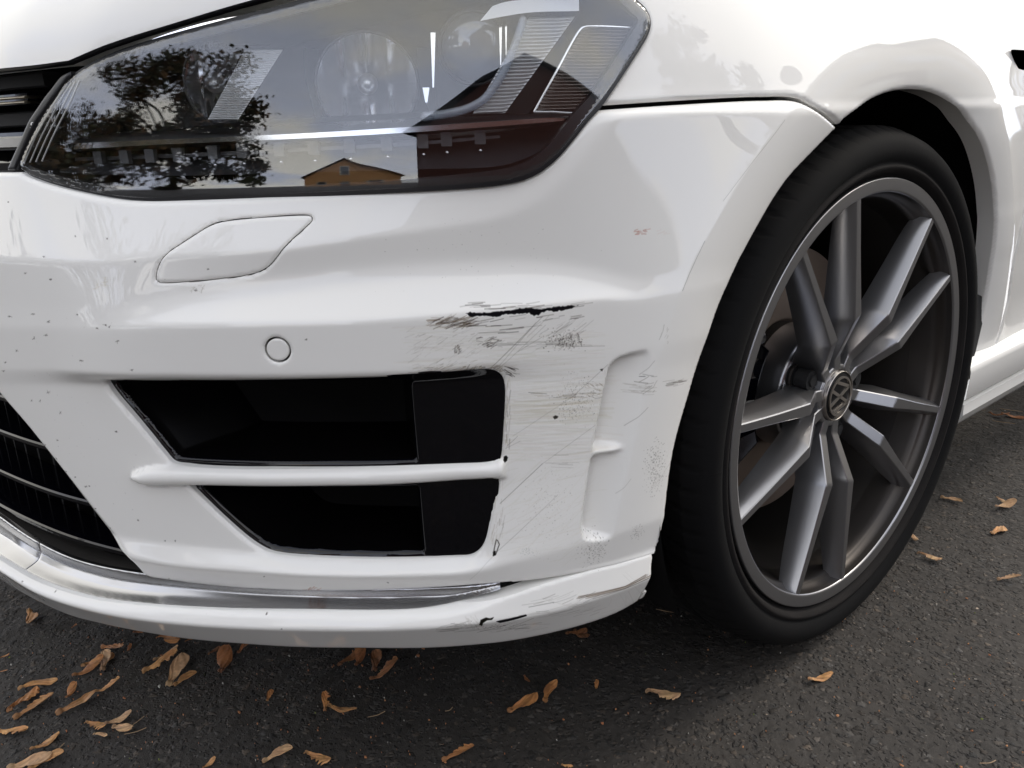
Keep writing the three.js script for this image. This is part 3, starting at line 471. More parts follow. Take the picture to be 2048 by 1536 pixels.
// ---------------------------------------------------------------- wheel
const XR = .865, YC = .308, PAIR = [66, 138, 210, 282, 354].map((a) => a * Math.PI / 180);
const wheel = grp(car, 'front_wheel'); wheel.position.set(XR, YC, 0);
function spin(profile, n, mod) { // profile: [radius, x]; angle a from +z towards +y
  const rows = []; for (let i = 0; i <= n; i++) { const a = Math.PI * 2 * i / n; rows.push(profile.map(([r, x], k) => { const q = mod ? mod(r, x, a, k) : r; return new THREE.Vector3(x, q * Math.sin(a), q * Math.cos(a)); })); }
  return quadStrip(rows);
}
{ // tyre
  const prof = []; const side = [[.2475, -.012], [.2535, -.006], [.258, -.005], [.2615, .001], [.2655, .0045], [.2695, .0045], [.272, .0015], [.2745, .003], [.28, .0065], [.288, .0082], [.297, .0078], [.305, .0045], [.311, -.001], [.3155, -.008], [.3188, -.0155]];
  const mid = []; const grooves = [-.055, -.098, -.142];
  for (let x = -.018; x > -.19; x -= .0022) { let r = .3205 + .0022 * (1 - ((x + .1) / .09) ** 2); for (const g of grooves) if (Math.abs(x - g) < .0052) r -= .0065; mid.push([r, x]); }
  const fit = ([r, x]) => [r > .2535 ? .2535 + (r - .2535) * .80 : r, x]; prof.push(...side, ...mid, ...[[.3188, -.192], [.311, -.205], [.297, -.212], [.272, -.208], [.25, -.2]]);
  for (let i = 0; i < prof.length; i++) prof[i] = fit(prof[i]);
  const n = 720;
  const g = spin(prof, n, (r, x, a, k) => {
    if (r > .276 && r < .2875 && x > 0) return r + .0004 * Math.sign(Math.sin(a * 260)); if (r < .29 || x < -.19) return r; let q = r;
    const blk = (ph, per, wd) => { const t = ((a * 180 / Math.PI + ph) % per + per) % per; return t < wd; };
    const outer = x > -.05; const sk = outer ? x * 55 : x * -40;
    if (outer ? blk(sk, 4.5, .5) : blk(sk * .8, 6.75, .7)) { if (x < -.004 && r > .2955) q -= outer ? Math.min(.0022, (-.002 - x) * .3) : .003; }
    return q;
  });
  const p = g.attributes.position; for (let i = 0; i < p.count; i++) if (p.getY(i) < -YC + .001) { const o = -YC + .001 - p.getY(i); p.setY(i, -YC + .001 + o * .05); if (p.getX(i) > -.03) p.setX(i, p.getX(i) + o * .9); }
  g.computeVertexNormals();
  const tint = []; for (let i = 0; i < p.count; i++) { const x = p.getX(i), y = p.getY(i), z = p.getZ(i), r = Math.hypot(y, z), a = Math.atan2(y, z), n = fbm(a * 9 + 40, r * 160, 4), dust = x > -.02 ? smooth(.2555, .2585, r) * (1 - smooth(.2665, .269, r)) * (1.1 + 1.6 * n) + .9 * Math.max(0, n - .5) : 1.2 * Math.max(0, fbm(a * 60, x * 90, 3) - .45); tint.push(1 + 1.25 * dust, 1 + 1.05 * dust, 1 + .85 * dust); }
  g.setAttribute('color', new THREE.Float32BufferAttribute(tint, 3)); add(wheel, 'tyre', g, M.rubber);
}
add(wheel, 'rim', spin([[.2475, -.016], [.2528, -.007], [.2536, -.0022], [.2531, -.0006], [.2520, 0], [.2405, -.0008], [.2388, -.0014], [.2380, -.0030]], 160), M.alloy);
add(wheel, 'rim_step', spin([[.2381, -.0028], [.2376, -.0085], [.2368, -.0145], [.2335, -.0178], [.2312, -.0205], [.2300, -.028], [.2255, -.05]], 160), M.alloyDark);
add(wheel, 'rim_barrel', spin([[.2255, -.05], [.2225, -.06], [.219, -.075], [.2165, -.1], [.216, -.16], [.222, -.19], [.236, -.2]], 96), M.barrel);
{ // ten spokes in five pairs
  const stations = [.030, .044, .047, .05, .065, .08, .092, .0985, .1015, .1045, .112, .13, .15, .17, .19, .21, .226, .236, .2415];
  const fxP = [[.0, -.031], [.047, -.0305], [.1015, -.0045], [.26, -.0018]], fx = (r) => { let i = 0; while (r > fxP[i + 1][0]) i++; return lerp(fxP[i][1], fxP[i + 1][1], (r - fxP[i][0]) / (fxP[i + 1][0] - fxP[i][0])); };
  const hw = spline([[.03, .0068], [.05, .0070], [.1, .0072], [.12, .0066], [.17, .0051], [.21, .0047], [.25, .0045]]);
  const deep = spline([[.03, .042], [.1, .036], [.16, .030], [.2, .026], [.235, .020], [.25, .018]]);
  const make = (sg) => {
    const rows = [];
    for (const r of stations) {
      const lat = sg * (.0105 + (r - .03) * .2135), w = hw(r), x = fx(r), D = deep(r), q = r < .1 ? lerp(.003, .0085, clamp((r - .05) / .05)) : lerp(.0085, .0065, (r - .1) / .14);
      const sec = [[-w - q * 1.0, -D], [-w - q * .82, -D * .6], [-w - q * .5, -D * .3], [-w - .0004, -.0012], [-w + .0008, -.0002], [w - .0008, -.0002], [w + .0004, -.0012], [w + q * .5, -D * .3], [w + q * .82, -D * .6], [w + q * 1.0, -D]];
      rows.push(sec.map(([t, dx]) => new THREE.Vector3(x + dx, lat + t, r)));
    }
    return facets(rows, [[0, 3], [3, 4], [4, 5], [5, 6], [6, 9]]);
  };
  const geo = { 1: make(1), '-1': make(-1) };
  for (const sg of [1, -1]) { }
  for (const a of PAIR) for (const sg of [1, -1]) { const m = add(wheel, 'spoke', geo[sg], M.alloy); m.rotation.x = -a; }
  // hub between the spokes
  const hub = spin([[.0310, -.040], [.0312, -.0325], [.0325, -.0312], [.037, -.0312], [.0385, -.0335], [.0415, -.050], [.047, -.058], [.07, -.060], [.076, -.066], [.078, -.10]], 80);
  add(wheel, 'hub', hub, M.alloy);
  for (const a of PAIR) { // webs joining the two spokes of a pair at the hub
    const w = new THREE.Shape([[-.017, .03], [.017, .03], [.0155, .05], [.012, .064], [0, .058], [-.012, .064], [-.0155, .05]].map(([x, y]) => new THREE.Vector2(x, y)));
    const g = new THREE.ExtrudeGeometry(w, { depth: .022, bevelEnabled: true, bevelSize: .002, bevelThickness: .002, bevelSegments: 2, steps: 1 }); // shape x = lateral, y = radial, z = thickness
    g.applyMatrix4(new THREE.Matrix4().makeBasis(new THREE.Vector3(0, 1, 0), new THREE.Vector3(0, 0, 1), new THREE.Vector3(1, 0, 0))); g.translate(-.064, 0, 0);
    const m = add(wheel, 'spoke_web', g, M.alloy); m.rotation.x = -a;
  }
  const bolt = mergeGeometries([new THREE.CylinderGeometry(.0118, .0122, .016, 24), new THREE.CylinderGeometry(.0070, .0070, .004, 6).translate(0, .0085, 0)]); bolt.rotateZ(-Math.PI / 2);
  const seat = new THREE.TorusGeometry(.0145, .0022, 8, 28); seat.rotateY(Math.PI / 2);
  for (const a of PAIR) { const b = a + Math.PI / 5, y = .0565 * Math.sin(b), z = .0565 * Math.cos(b); add(wheel, 'wheel_bolt', bolt, M.black).position.set(-.045, y, z); add(wheel, 'bolt_seat', seat, M.barrel).position.set(-.0575, y, z); }
}
{ // centre cap with its emblem
  M.capBlack = phys({ color: lin(.004, .004, .005), roughness: .4, specularIntensity: .5 });
  M.emblem = std({ color: lin(.62, .58, .54), roughness: .28, metalness: 1 });
  const cap = spin([[.0005, -.0262], [.012, -.0264], [.022, -.0272], [.027, -.0282], [.0288, -.0292], [.029, -.036]], 64); add(wheel, 'centre_cap', cap, M.capBlack);
  add(wheel, 'cap_ring', spin([[.0288, -.031], [.0291, -.0277], [.0299, -.0271], [.0307, -.0279], [.031, -.034]], 72), M.emblem);
  const bar = (pts, w) => { // flat stroke in lateral (a) / up (b) of the emblem
    const out = []; for (let i = 0; i < pts.length - 1; i++) { const [ax, ay] = pts[i], [bx, by] = pts[i + 1], L = Math.hypot(bx - ax, by - ay), nx = -(by - ay) / L * w / 2, ny = (bx - ax) / L * w / 2; const sh = new THREE.Shape([[ax + nx, ay + ny], [bx + nx, by + ny], [bx - nx, by - ny], [ax - nx, ay - ny]].map(([x, y]) => new THREE.Vector2(x, y))); out.push(new THREE.ExtrudeGeometry(sh, { depth: .0016, bevelEnabled: false })); }
    return out;
  };
  const ring = new THREE.Shape(); ring.absarc(0, 0, .0245, 0, Math.PI * 2); const hole = new THREE.Path(); hole.absarc(0, 0, .0220, 0, Math.PI * 2, true); ring.holes.push(hole);
  const V = [[-.0092, .0198], [0, .0015], [.0092, .0198]], Wm = [[-.0188, .0112], [-.0098, -.0178], [0, .0012], [.0098, -.0178], [.0188, .0112]];
  const g = mergeGeometries([new THREE.ExtrudeGeometry(ring, { depth: .0016, bevelEnabled: false, curveSegments: 40 }), ...bar(V, .0038), ...bar(Wm, .0038)]);
  // emblem axes: picture-right on the wheel is -z
  g.applyMatrix4(new THREE.Matrix4().makeBasis(new THREE.Vector3(0, 0, -1), new THREE.Vector3(0, 1, 0), new THREE.Vector3(1, 0, 0))); g.translate(-.0272, 0, 0);
  const e = add(wheel, 'emblem', g, M.emblem); e.rotation.x = 1.5;
}
{ // brake
  M.iron = std({ color: lin(.30, .24, .20), roughness: .42, metalness: .8 });
  const disc = spin([[.075, -.118], [.083, -.108], [.169, -.108], [.170, -.110], [.170, -.130], [.169, -.132], [.09, -.132]], 80); add(car, 'brake_disc', disc, M.iron).position.copy(wheel.position);
  add(car, 'brake_hat', spin([[.02, -.085], [.07, -.085], [.076, -.09], [.077, -.118]], 48), M.barrel).position.copy(wheel.position);
  const sh = new THREE.Shape(); sh.absarc(0, 0, .185, -.42, .62); sh.absarc(0, 0, .108, .62, -.42, true);
  const g = new THREE.ExtrudeGeometry(sh, { depth: .05, bevelEnabled: true, bevelSize: .006, bevelThickness: .006, bevelSegments: 3, curveSegments: 24 });
  g.applyMatrix4(new THREE.Matrix4().makeBasis(new THREE.Vector3(0, 0, 1), new THREE.Vector3(0, 1, 0), new THREE.Vector3(-1, 0, 0))); g.translate(-.078, 0, 0);
  add(car, 'brake_caliper', g, M.gloss).position.copy(wheel.position);
  const pin = new THREE.CylinderGeometry(.008, .008, .04, 14); pin.rotateX(Math.PI / 2); pin.translate(-.072, .085, .125); add(car, 'caliper_pin', pin, M.silver).position.copy(wheel.position);
}
const mirrored = (g) => { const h = g.clone(); const p = h.attributes.position, n = h.attributes.normal; for (let i = 0; i < p.count; i++) p.setX(i, -p.getX(i)); if (n) for (let i = 0; i < n.count; i++) n.setX(i, -n.getX(i)); if (h.index) { const a = h.index.array.slice(); for (let i = 0; i < a.length; i += 3) { const t = a[i + 1]; a[i + 1] = a[i + 2]; a[i + 2] = t; } h.setIndex(Array.from(a)); } return h; };
function cap(poly, dfun) { // flat-ish lid over an outline given in (s,y)
  const tri = THREE.ShapeUtils.triangulateShape(poly.map(([a, b]) => new THREE.Vector2(a, b)), []), pos = []; for (const [s, y] of poly) { const p = S(s, y, dfun(s, y)); pos.push(p.x, p.y, p.z); }
  const g = new THREE.BufferGeometry(); g.setAttribute('position', new THREE.Float32BufferAttribute(pos, 3)); g.setIndex(tri.flat()); g.computeVertexNormals(); return g;
}
const shrink = (poly, kx, ky = kx, cx, cy) => { const c = poly.reduce((a, p) => [a[0] + p[0] / poly.length, a[1] + p[1] / poly.length], [0, 0]); if (cx !== undefined) c[0] = cx; if (cy !== undefined) c[1] = cy; return poly.map(([a, b]) => [c[0] + (a - c[0]) * kx, c[1] + (b - c[1]) * ky]); };
function tunnel(loops) { // loops: [poly, dfun]
  return quadStrip(loops.map(([poly, dfun]) => [...poly, poly[0]].map(([s, y]) => S(s, y, dfun(s, y)))));
}
// ---------------------------------------------------------------- air intakes: gloss black insert, deep duct on its inner side
const flatSkin = (s, y) => skin0(s, y);
const sDiv = hit(826, 850, flatSkin)[0];
function inset(poly, k) { // move an outline inwards
  const n = poly.length, ar = poly.reduce((t, p, i) => { const q = poly[(i + 1) % n]; return t + p[0] * q[1] - q[0] * p[1]; }, 0), sg = ar > 0 ? 1 : -1;
  return poly.map((p, i) => { const a = poly[(i + n - 2) % n], b = poly[(i + 2) % n], ex = b[0] - a[0], ey = b[1] - a[1], l = Math.hypot(ex, ey) || 1; return [p[0] - sg * ey / l * k, p[1] + sg * ex / l * k]; });
}
[[intakeUp, fIn1], [intakeLow, fIn2]].forEach(([out, f]) => {
  const duct = rounded(inset(out, .0045).map(([s, y]) => [Math.min(s, sDiv), y]), 1), fd = sdf(duct);
  const b = f.box, unit = grp(car, 'air_intake');
  const lay = (s, y) => flatSkin(s, y) + .0075;
  const face = panel({ ss: range(b[0] - .006, b[1] + .006, .002), ys: range(b[2] - .006, b[3] + .006, .002), f: (s, y) => Math.min(f(s, y) + .004, -fd(s, y)), d: (s, y) => lay(s, y) + roll(Math.max(0, -fd(s, y)), .003), flange: .006, edge: 0 });
  add(unit, 'gloss_insert', face, M.gloss); 
  const c = [duct.reduce((m, p) => m + p[0], 0) / duct.length, duct.reduce((m, p) => m + p[1], 0) / duct.length];
  const tl = tunnel([[duct, (s, y) => lay(s, y) + .003], [shrink(duct, .985, .97), (s, y) => lay(s, y) + .012], [shrink(duct, .80, .86, c[0] + .05, c[1]), (s, y) => lay(s, y) + .055], [shrink(duct, .74, .80, c[0] + .05, c[1]), (s, y) => lay(s, y) + .075]]);
  add(unit, 'duct', tl, M.duct);
  const back = cap(shrink(duct, .76, .82, c[0] + .05, c[1]), (s, y) => lay(s, y) + .075); add(unit, 'duct_back', back, M.liner);
  for (const m of [face, tl, back]) add(unit, m === face ? 'gloss_insert' : m === tl ? 'duct' : 'duct_back', mirrored(m), m === face ? M.gloss : m === tl ? M.duct : M.liner);
});
// ---------------------------------------------------------------- lower grille
{
  const unit = grp(car, 'lower_grille');
  const sEdge = gl[gl.length - 2][0];
  add(unit, 'grille_back', quadStrip(range(-sEdge - .1, sEdge + .1, .02).map((s) => [S(s, .19, .10), S(s, .62, .115)])), M.liner);
  for (const v of [790, 859, 939, 1007]) {
    const h = hit(0, v, () => .040), y = h[1];
    const sec = [[0, .0004], [-.0012, -.0012], [-.0012, -.0046], [0, -.0062], [.035, -.0045], [.035, .0015], [.004, .0016]];
    let e = sEdge; while (e > .2 && fGrille(e, y) < 0) e -= .002; add(unit, 'grille_slat', sweep(-e - .012, e + .012, 110, () => y, () => .040, sec), M.gloss);
  }
  for (let k = -14; k <= 14; k++) { const s = k * .033; add(unit, 'grille_rib', sweep(s - .0015, s + .0015, 1, () => .2, () => .078, [[0, 0], [0, .36], [.01, .36], [.01, 0]]), M.black); }
  // dusty ledge between grille and trim
  const yb = (s) => ROWS.bodyLow.y(Math.abs(s)) + .002;
  add(unit, 'grille_ledge', sweep(-sEdge - .03, sEdge + .03, 80, yb, () => .0305, [[.001, -.002], [.003, .001], [.02, .002], [.03, .002], [.03, -.01], [.001, -.01]]), M.ledge);
}
// ---------------------------------------------------------------- bonnet, upper grille
const hoodEdge2 = on([[0, 137], [70, 130], [137, 121], [205, 92], [270, 70], [342, 48], [478, 7], [600, -24], [760, -58], [900, -80], [1040, -96], [1150, -96], [1215, -70]], (s, y) => upper(s, y) - .001);
{
  const y00 = hoodEdge2[0][1], half = [[0, y00 + .006], [.16, y00 + .005], [.32, y00 + .002], ...hoodEdge2];
  const full = [...half.slice(1).reverse().map(([a, b]) => [-a, b]), ...half];
  const lipRows = [], rows = full.map(([s, y]) => {
    const d = upper(s, y) - .001, p = plan(s), E = S(s, y, d), n = new THREE.Vector3(p[2], 0, p[3]);
    const B = new THREE.Vector3(clamp(E.x * .92, -.72, .72), 1.03 - .06 * Math.abs(E.x), -.30 + .12 * Math.abs(E.x));
    const P1 = E.clone().addScaledVector(n, -.030); P1.y += .12; const P2 = E.clone().lerp(B, .33); P2.y = .95;
    lipRows.push([E.clone().addScaledVector(n, -.024).add(new THREE.Vector3(0, .006, 0)), E.clone().addScaledVector(n, -.004).add(new THREE.Vector3(0, -.003, 0)), E.clone().addScaledVector(n, -.0012).add(new THREE.Vector3(0, -.0016, 0)), E.clone()]);
    const out = [];
    for (let k = 0; k <= 30; k++) { const t = Math.pow(k / 30, 1.6), u = 1 - t; out.push(E.clone().multiplyScalar(u * u * u).addScaledVector(P1, 3 * u * u * t).addScaledVector(P2, 3 * u * t * t).addScaledVector(B, t * t * t)); }
    return out;
  });
  // resample across the car so that the sheet is smooth except at the traced crease
  const dense = []; const kink = full.length - half.length + half.findIndex((p) => Math.abs(p[0] - hoodEdge2[2][0]) < 1e-6), kink2 = full.length - 1 - kink;
  for (const [a, b] of [[0, kink2], [kink2, kink], [kink, full.length - 1]]) {
    const n = (b - a) * 5; for (let i = a === 0 ? 0 : 1; i <= n; i++) { const q = a + (b - a) * i / n; dense.push(rows[0].map((_, j) => new THREE.CatmullRomCurve3(rows.slice(a, b + 1).map((r) => r[j]), false, 'centripetal').getPoint((q - a) / (b - a)))); }
  }
  { // strip closing the wing up to the bonnet's edge
    const last = dense[dense.length - 1], first = dense[0], q = smoothLine([[lampTopR[0] - .03, lampTopR[1] + .02], [lampTopR[0] + .02, lampTopR[1] + .035], [lampTopR[0] + .14, .835], [lampTopR[0] + .35, .895], [lampTopR[0] + .60, .90], [lampTopR[0] + .80, .90]], last.length - 1);
    for (const [row, k] of [[last, 1], [first, -1]]) add(car, 'wing_top', quadStrip(row.map((p, i) => { const w = S(q[i][0], q[i][1], bigPanelTop(q[i][0], q[i][1])); w.x *= k; const m = p.clone().lerp(w, .5); m.y += .012; return [p, m, w]; })), M.paint);
  }
  add(car, 'bonnet', quadStrip(dense), M.paint); add(car, 'bonnet_seal', quadStrip(lipRows), M.seal);
  const unit = grp(car, 'upper_grille');
  const top = half[0][1], a = sLampL - .004;
  add(unit, 'grille_back', quadStrip(range(-a - .03, a + .03, .02).map((s) => [S(s, yNoseGrille - .02, .085), S(s, top - .004, .10)])), M.liner);
  const barAt = (v0, v1, mat, dd, name) => { const y0 = hit(20, v1, (s, y) => upper(s, y) + dd)[1], y1 = hit(20, v0, (s, y) => upper(s, y) + dd)[1], h = y1 - y0; const sec = [[.002, 0], [0, .0015], [0, h - .0015], [.002, h], [.02, h], [.02, 0]]; add(unit, name, sweep(-a, a, 60, () => y0, (s) => upper(s, y0) + dd, sec), mat); };
  barAt(193, 199, M.champagne, .012, 'grille_strip'); barAt(203, 209, M.champagne, .012, 'grille_strip'); barAt(186, 214, M.gloss, .016, 'grille_slat');
  barAt(273, 298, M.satin, .012, 'grille_bar'); barAt(262, 304, M.gloss, .018, 'grille_slat'); barAt(225, 255, M.black, .03, 'grille_slat'); barAt(150, 180, M.black, .03, 'grille_slat');
  barAt(322, 345, M.gloss, .006, 'grille_slat');
  // dark frame along the inner edge of the lamp
  const fr = on([[9, 341], [33, 287], [53, 241], [80, 200], [118, 151], [136, 142], [136, 153], [104, 197], [68, 249], [44, 301], [28, 341]], upper), ff = sdf(fr), b = ff.box;
  const g = panel({ ss: range(b[0] - .004, b[1] + .004, .0015), ys: range(b[2] - .004, b[3] + .004, .0015), f: ff, d: (s, y) => upper(s, y) + .001, flange: .03, edge: .002 });
  add(unit, 'grille_frame', g, M.seal); add(unit, 'grille_frame', mirrored(g), M.seal);
}
// ---------------------------------------------------------------- head lamp
const lampUnit = grp(car, 'headlight'), lampFar = grp(car, 'headlight');
{
  const b = fLamp.box, L = (k) => (s, y) => upper(s, y) + k;
  const ss = range(b[0] - .004, b[1] + .004, .0035), ys = range(b[2] - .004, b[3] + .004, .0035);
  const lens = panel({ ss, ys, f: (s, y) => fLamp(s, y) - .0004, d: L(.0012), flange: 0, edge: .0012 });
  const inner = panel({ ss, ys, f: (s, y) => fLamp(s, y) - .001, d: L(.0042), flange: 0, edge: 0 });
  add(lampUnit, 'lens', lens, M.glass); add(lampUnit, 'lens_inner_face', inner, M.glass); add(lampFar, 'lens', mirrored(lens), M.glass);
  // dark rim printed round the glass: broad towards the wing, narrow below
  const rimW = (s) => lerp(.0058, .0090, smooth(.80, 1.02, s));
  const rimG = panel({ ss: fine(b[0] - .004, b[1] + .004), ys: fine(b[2] - .004, b[3] + .004), f: (s, y) => { const f = fLamp(s, y); return Math.min(f + .003, rimW(s) - f); }, d: L(.0060), flange: .006, edge: 0 });
  add(lampUnit, 'lamp_rim', rimG, M.seal); add(lampFar, 'lamp_rim', mirrored(rimG), M.seal);
  const o = lampPoly, bowl = tunnel([[o, L(.006)], [shrink(o, .99), L(.02)], [shrink(o, .95, .92), L(.075)], [shrink(o, .9, .8), L(.095)]]), back = cap(shrink(o, .9, .8), L(.095));
  add(lampUnit, 'housing', bowl, M.lampDark); add(lampUnit, 'housing_back', back, M.lampDark); add(lampFar, 'housing', mirrored(bowl), M.lampDark); add(lampFar, 'housing_back', mirrored(back), M.lampDark);
  // a strip between picture points at a given depth behind the glass
  const at = (u, v, k) => { const h = hit(u, v, L(k)); return S(h[0], h[1], upper(h[0], h[1]) + k); };
  const ribbon = (lo, hi, k, n = 24) => { const c1 = new THREE.CatmullRomCurve3(lo.map(([u, v, q]) => at(u, v, q ?? k))), c2 = new THREE.CatmullRomCurve3(hi.map(([u, v, q]) => at(u, v, q ?? k))); return quadStrip(range(0, 1, 1 / n).map((t) => [c1.getPoint(t), c2.getPoint(t)])); };
  // bright horizontal blade with its darker shelf above
  add(lampUnit, 'chrome_blade', ribbon([[75, 303], [300, 290], [600, 277], [800, 266], [1000, 252], [1158, 239]], [[75, 290], [300, 280], [600, 267], [800, 255], [1000, 242], [1160, 231]], .022), M.lampChrome);
  add(lampUnit, 'blade_shelf', ribbon([[75, 290, .022], [300, 280, .022], [600, 267, .022], [800, 255, .022], [1000, 242, .022], [1160, 231, .022]], [[90, 268, .08], [300, 262, .08], [600, 250, .08], [800, 240, .08], [1000, 230, .08], [1150, 222, .08]], .03), M.lampGrey);
  add(lampUnit, 'blade_underside', ribbon([[75, 303, .022], [300, 290, .022], [600, 277, .022], [800, 266, .022], [1000, 252, .022], [1158, 239, .022]], [[75, 309, .05], [300, 298, .05], [600, 284, .05], [800, 273, .05], [1000, 258, .05], [1158, 244, .05]], .03), M.lampDark);
  // indicator row: clear blocks with small reflectors
  for (const [u, v] of [[200, 318], [252, 316], [303, 314], [358, 312], [428, 307], [486, 304], [560, 301], [628, 298], [700, 294], [774, 290], [846, 285], [893, 281], [960, 277]]) {
    const p = at(u, v, .034), q = at(u + 6, v, .034), t = q.clone().sub(p).normalize(), n = new THREE.Vector3().crossVectors(t, new THREE.Vector3(0, 1, 0)).normalize();
    const place = (g, dx, dy, dz) => { g.applyMatrix4(new THREE.Matrix4().makeBasis(t, new THREE.Vector3(0, 1, 0), n)); g.translate(p.x + t.x * dx, p.y + dy, p.z + t.z * dx); return g; };
    add(lampUnit, 'indicator_block', place(new THREE.BoxGeometry(.0085, .0105, .005), 0, .001, 0), M.lampFrost);
    add(lampUnit, 'indicator_emitter', place(new THREE.SphereGeometry(.0016, 10, 8), 0, -.009, 0), M.lampChrome);
  }
  add(lampUnit, 'indicator_strip', ribbon([[150, 322], [300, 317], [600, 303], [850, 289], [1000, 276]], [[150, 315], [300, 310], [600, 296], [850, 282], [1000, 270]], .037), M.lampGrey);
  add(lampUnit, 'indicator_tray', ribbon([[120, 345], [300, 352], [600, 345], [850, 338], [1010, 330], [1090, 300]], [[120, 340, .02], [300, 300, .06], [600, 288, .06], [850, 278, .06], [1010, 262, .06], [1120, 250, .06]], .02), M.lampDark);
  // wide ribbed light bands: one outside each projector
  const band = (tl, tr, br, bl, k, n, mat, name, amp = .0011) => { // ribs run across, stacked from top to bottom
    const rows = []; const T = n * 6; for (let i = 0; i <= T; i++) { const t = i / T, r = []; for (let j = 0; j <= 6; j++) { const w = j / 6, u = lerp(lerp(tl[0], bl[0], t), lerp(tr[0], br[0], t), w), v = lerp(lerp(tl[1], bl[1], t), lerp(tr[1], br[1], t), w); r.push(at(u, v, k + amp * Math.cos(t * n * Math.PI * 2) * (w > 0 && w < 1 ? 1 : 0))); } rows.push(r); }
    return add(lampUnit, name, quadStrip(rows), mat);
  };
  band([1058, 35], [1150, 33], [1010, 226], [945, 228], .026, 26, M.lampSatin, 'light_guide');
  band([490, 99], [566, 99], [476, 240], [415, 240], .030, 30, M.lampSatin, 'light_guide', .0006);
  const edgeTube = (pts, r, k, mat, name) => add(lampUnit, name, new THREE.TubeGeometry(new THREE.CatmullRomCurve3(pts.map(([u, v, q]) => at(u, v, q ?? k))), 60, r, 8), mat);
  // beaded inner guide curving under the projector
  { const c = new THREE.CatmullRomCurve3([[1046, 40], [1038, 66], [1024, 105], [1008, 142], [990, 172], [966, 200], [935, 217], [895, 227], [850, 233]].map(([u, v]) => at(u, v, .024))), gs = []; for (let i = 0; i <= 60; i++) { const p = c.getPoint(i / 60), g = new THREE.SphereGeometry(.0034, 8, 6); g.translate(p.x, p.y, p.z); gs.push(g); } add(lampUnit, 'beaded_guide', mergeGeometries(gs), M.lampClear, { kind: 'stuff' }); }
  // side reflector
  band([1166, 56], [1277, 59], [1173, 219], [1070, 222], .016, 24, M.lampReflex, 'side_reflector', .0012);
  edgeTube([[1068, 224], [1110, 148], [1158, 62], [1166, 55], [1190, 53], [1278, 56]], .0011, .014, M.lampChrome, 'reflector_edge');
  edgeTube([[1068, 224], [1100, 224], [1172, 220], [1225, 140], [1276, 58]], .0009, .014, M.lampSatin, 'reflector_edge');
  // projectors with their bowls
  const projector = (u, v, r, k) => { const c = at(u, v, k), dir = at(u, v, k - .02).sub(at(u, v, k + .02)).normalize(); const z = EYE.clone().sub(c).normalize().lerp(dir, .7).normalize(); const put = (g) => { g.applyMatrix4(new THREE.Matrix4().lookAt(z, new THREE.Vector3(), new THREE.Vector3(0, 1, 0))); g.translate(c.x, c.y, c.z); return g; };
    add(lampUnit, 'projector_lens', put(new THREE.SphereGeometry(r, 32, 16, 0, Math.PI * 2, 0, Math.PI / 2).rotateX(Math.PI / 2).scale(1, 1, .55)), M.lampBall);
    add(lampUnit, 'projector_ring', put(new THREE.TorusGeometry(r * 1.04, r * .06, 10, 48)), M.lampGrey); };
  projector(948, 96, .026, .05);
  { // fluted reflector bowl of the main beam with its bulb
    const bowlAt = (u, v, k, R, depth, sx, name) => {
      const c = at(u, v, k), zz = at(u, v, k - .02).sub(at(u, v, k + .02)).normalize().lerp(EYE.clone().sub(c).normalize(), .35).normalize(), xx = new THREE.Vector3(0, 1, 0).cross(zz).normalize(), yy = zz.clone().cross(xx), rows = [];
      for (let i = 0; i <= 96; i++) { const th = i / 96 * Math.PI * 2, r0 = []; for (let j = 0; j <= 14; j++) { const q = .16 + .84 * j / 14, fl = 1, zd = -depth * (1 - q * q) - .0022 * Math.abs(Math.sin(Math.cos(th) * q * 7.5)); r0.push(c.clone().addScaledVector(xx, Math.cos(th) * R * q * sx * fl).addScaledVector(yy, Math.sin(th) * R * q * fl).addScaledVector(zz, zd)); } rows.push(r0); }
      add(lampUnit, name, quadStrip(rows), M.lampBowl);
      const bulb = new THREE.LatheGeometry([[.0001, .024], [.003, .0235], [.0052, .020], [.0056, .010], [.0056, 0], [.008, -.001], [.0085, -.008], [.006, -.012]].map(([a2, b2]) => new THREE.Vector2(a2, b2)), 24); bulb.applyMatrix4(new THREE.Matrix4().makeBasis(xx, zz, xx.clone().cross(zz))); bulb.translate(c.x - zz.x * depth * .75, c.y - zz.y * depth * .75, c.z - zz.z * depth * .75); add(lampUnit, 'bulb', bulb, M.lampSatin);
      add(lampUnit, 'reflector_edge', new THREE.TubeGeometry(new THREE.CatmullRomCurve3(range(0, 1, 1 / 40).slice(0, 40).map((t) => c.clone().addScaledVector(xx, Math.cos(t * 6.2832) * R * sx * 1.03).addScaledVector(yy, Math.sin(t * 6.2832) * R * 1.03)), true), 60, .0012, 6, true), M.lampGrey);
    };
    bowlAt(735, 168, .050, .037, .034, 1.05, 'main_reflector'); bowlAt(430, 165, .050, .030, .026, .75, 'corner_reflector');
    // bezel plate round the chambers
    add(lampUnit, 'lamp_bezel', ribbon([[330, 262], [600, 248], [800, 238], [1000, 228]], [[420, 250, .03], [600, 236, .03], [800, 226, .03], [960, 215, .03]], .05), M.lampGrey);
    for (const [u, w] of [[620, 12], [848, 14]]) add(lampUnit, 'chamber_wall', ribbon([[u - w, 95, .028], [u - w * .6, 160, .03], [u + w, 236, .034]], [[u + w * 1.4, 98, .07], [u + w * 1.6, 160, .07], [u + w * 2, 232, .07]], .05), M.lampGrey);
    for (const [u, v, h, w] of [[866, 120, 110, 5], [852, 190, 30, 7], [1001, 90, 80, 3], [1012, 80, 60, 2]]) add(lampUnit, 'bright_strip', ribbon([[u - w, v - h / 2], [u - w * .6, v], [u - w * .2, v + h / 2]], [[u + w, v - h / 2], [u + w * .7, v], [u + w * .4, v + h / 2]], .030), M.lampChrome);
  }
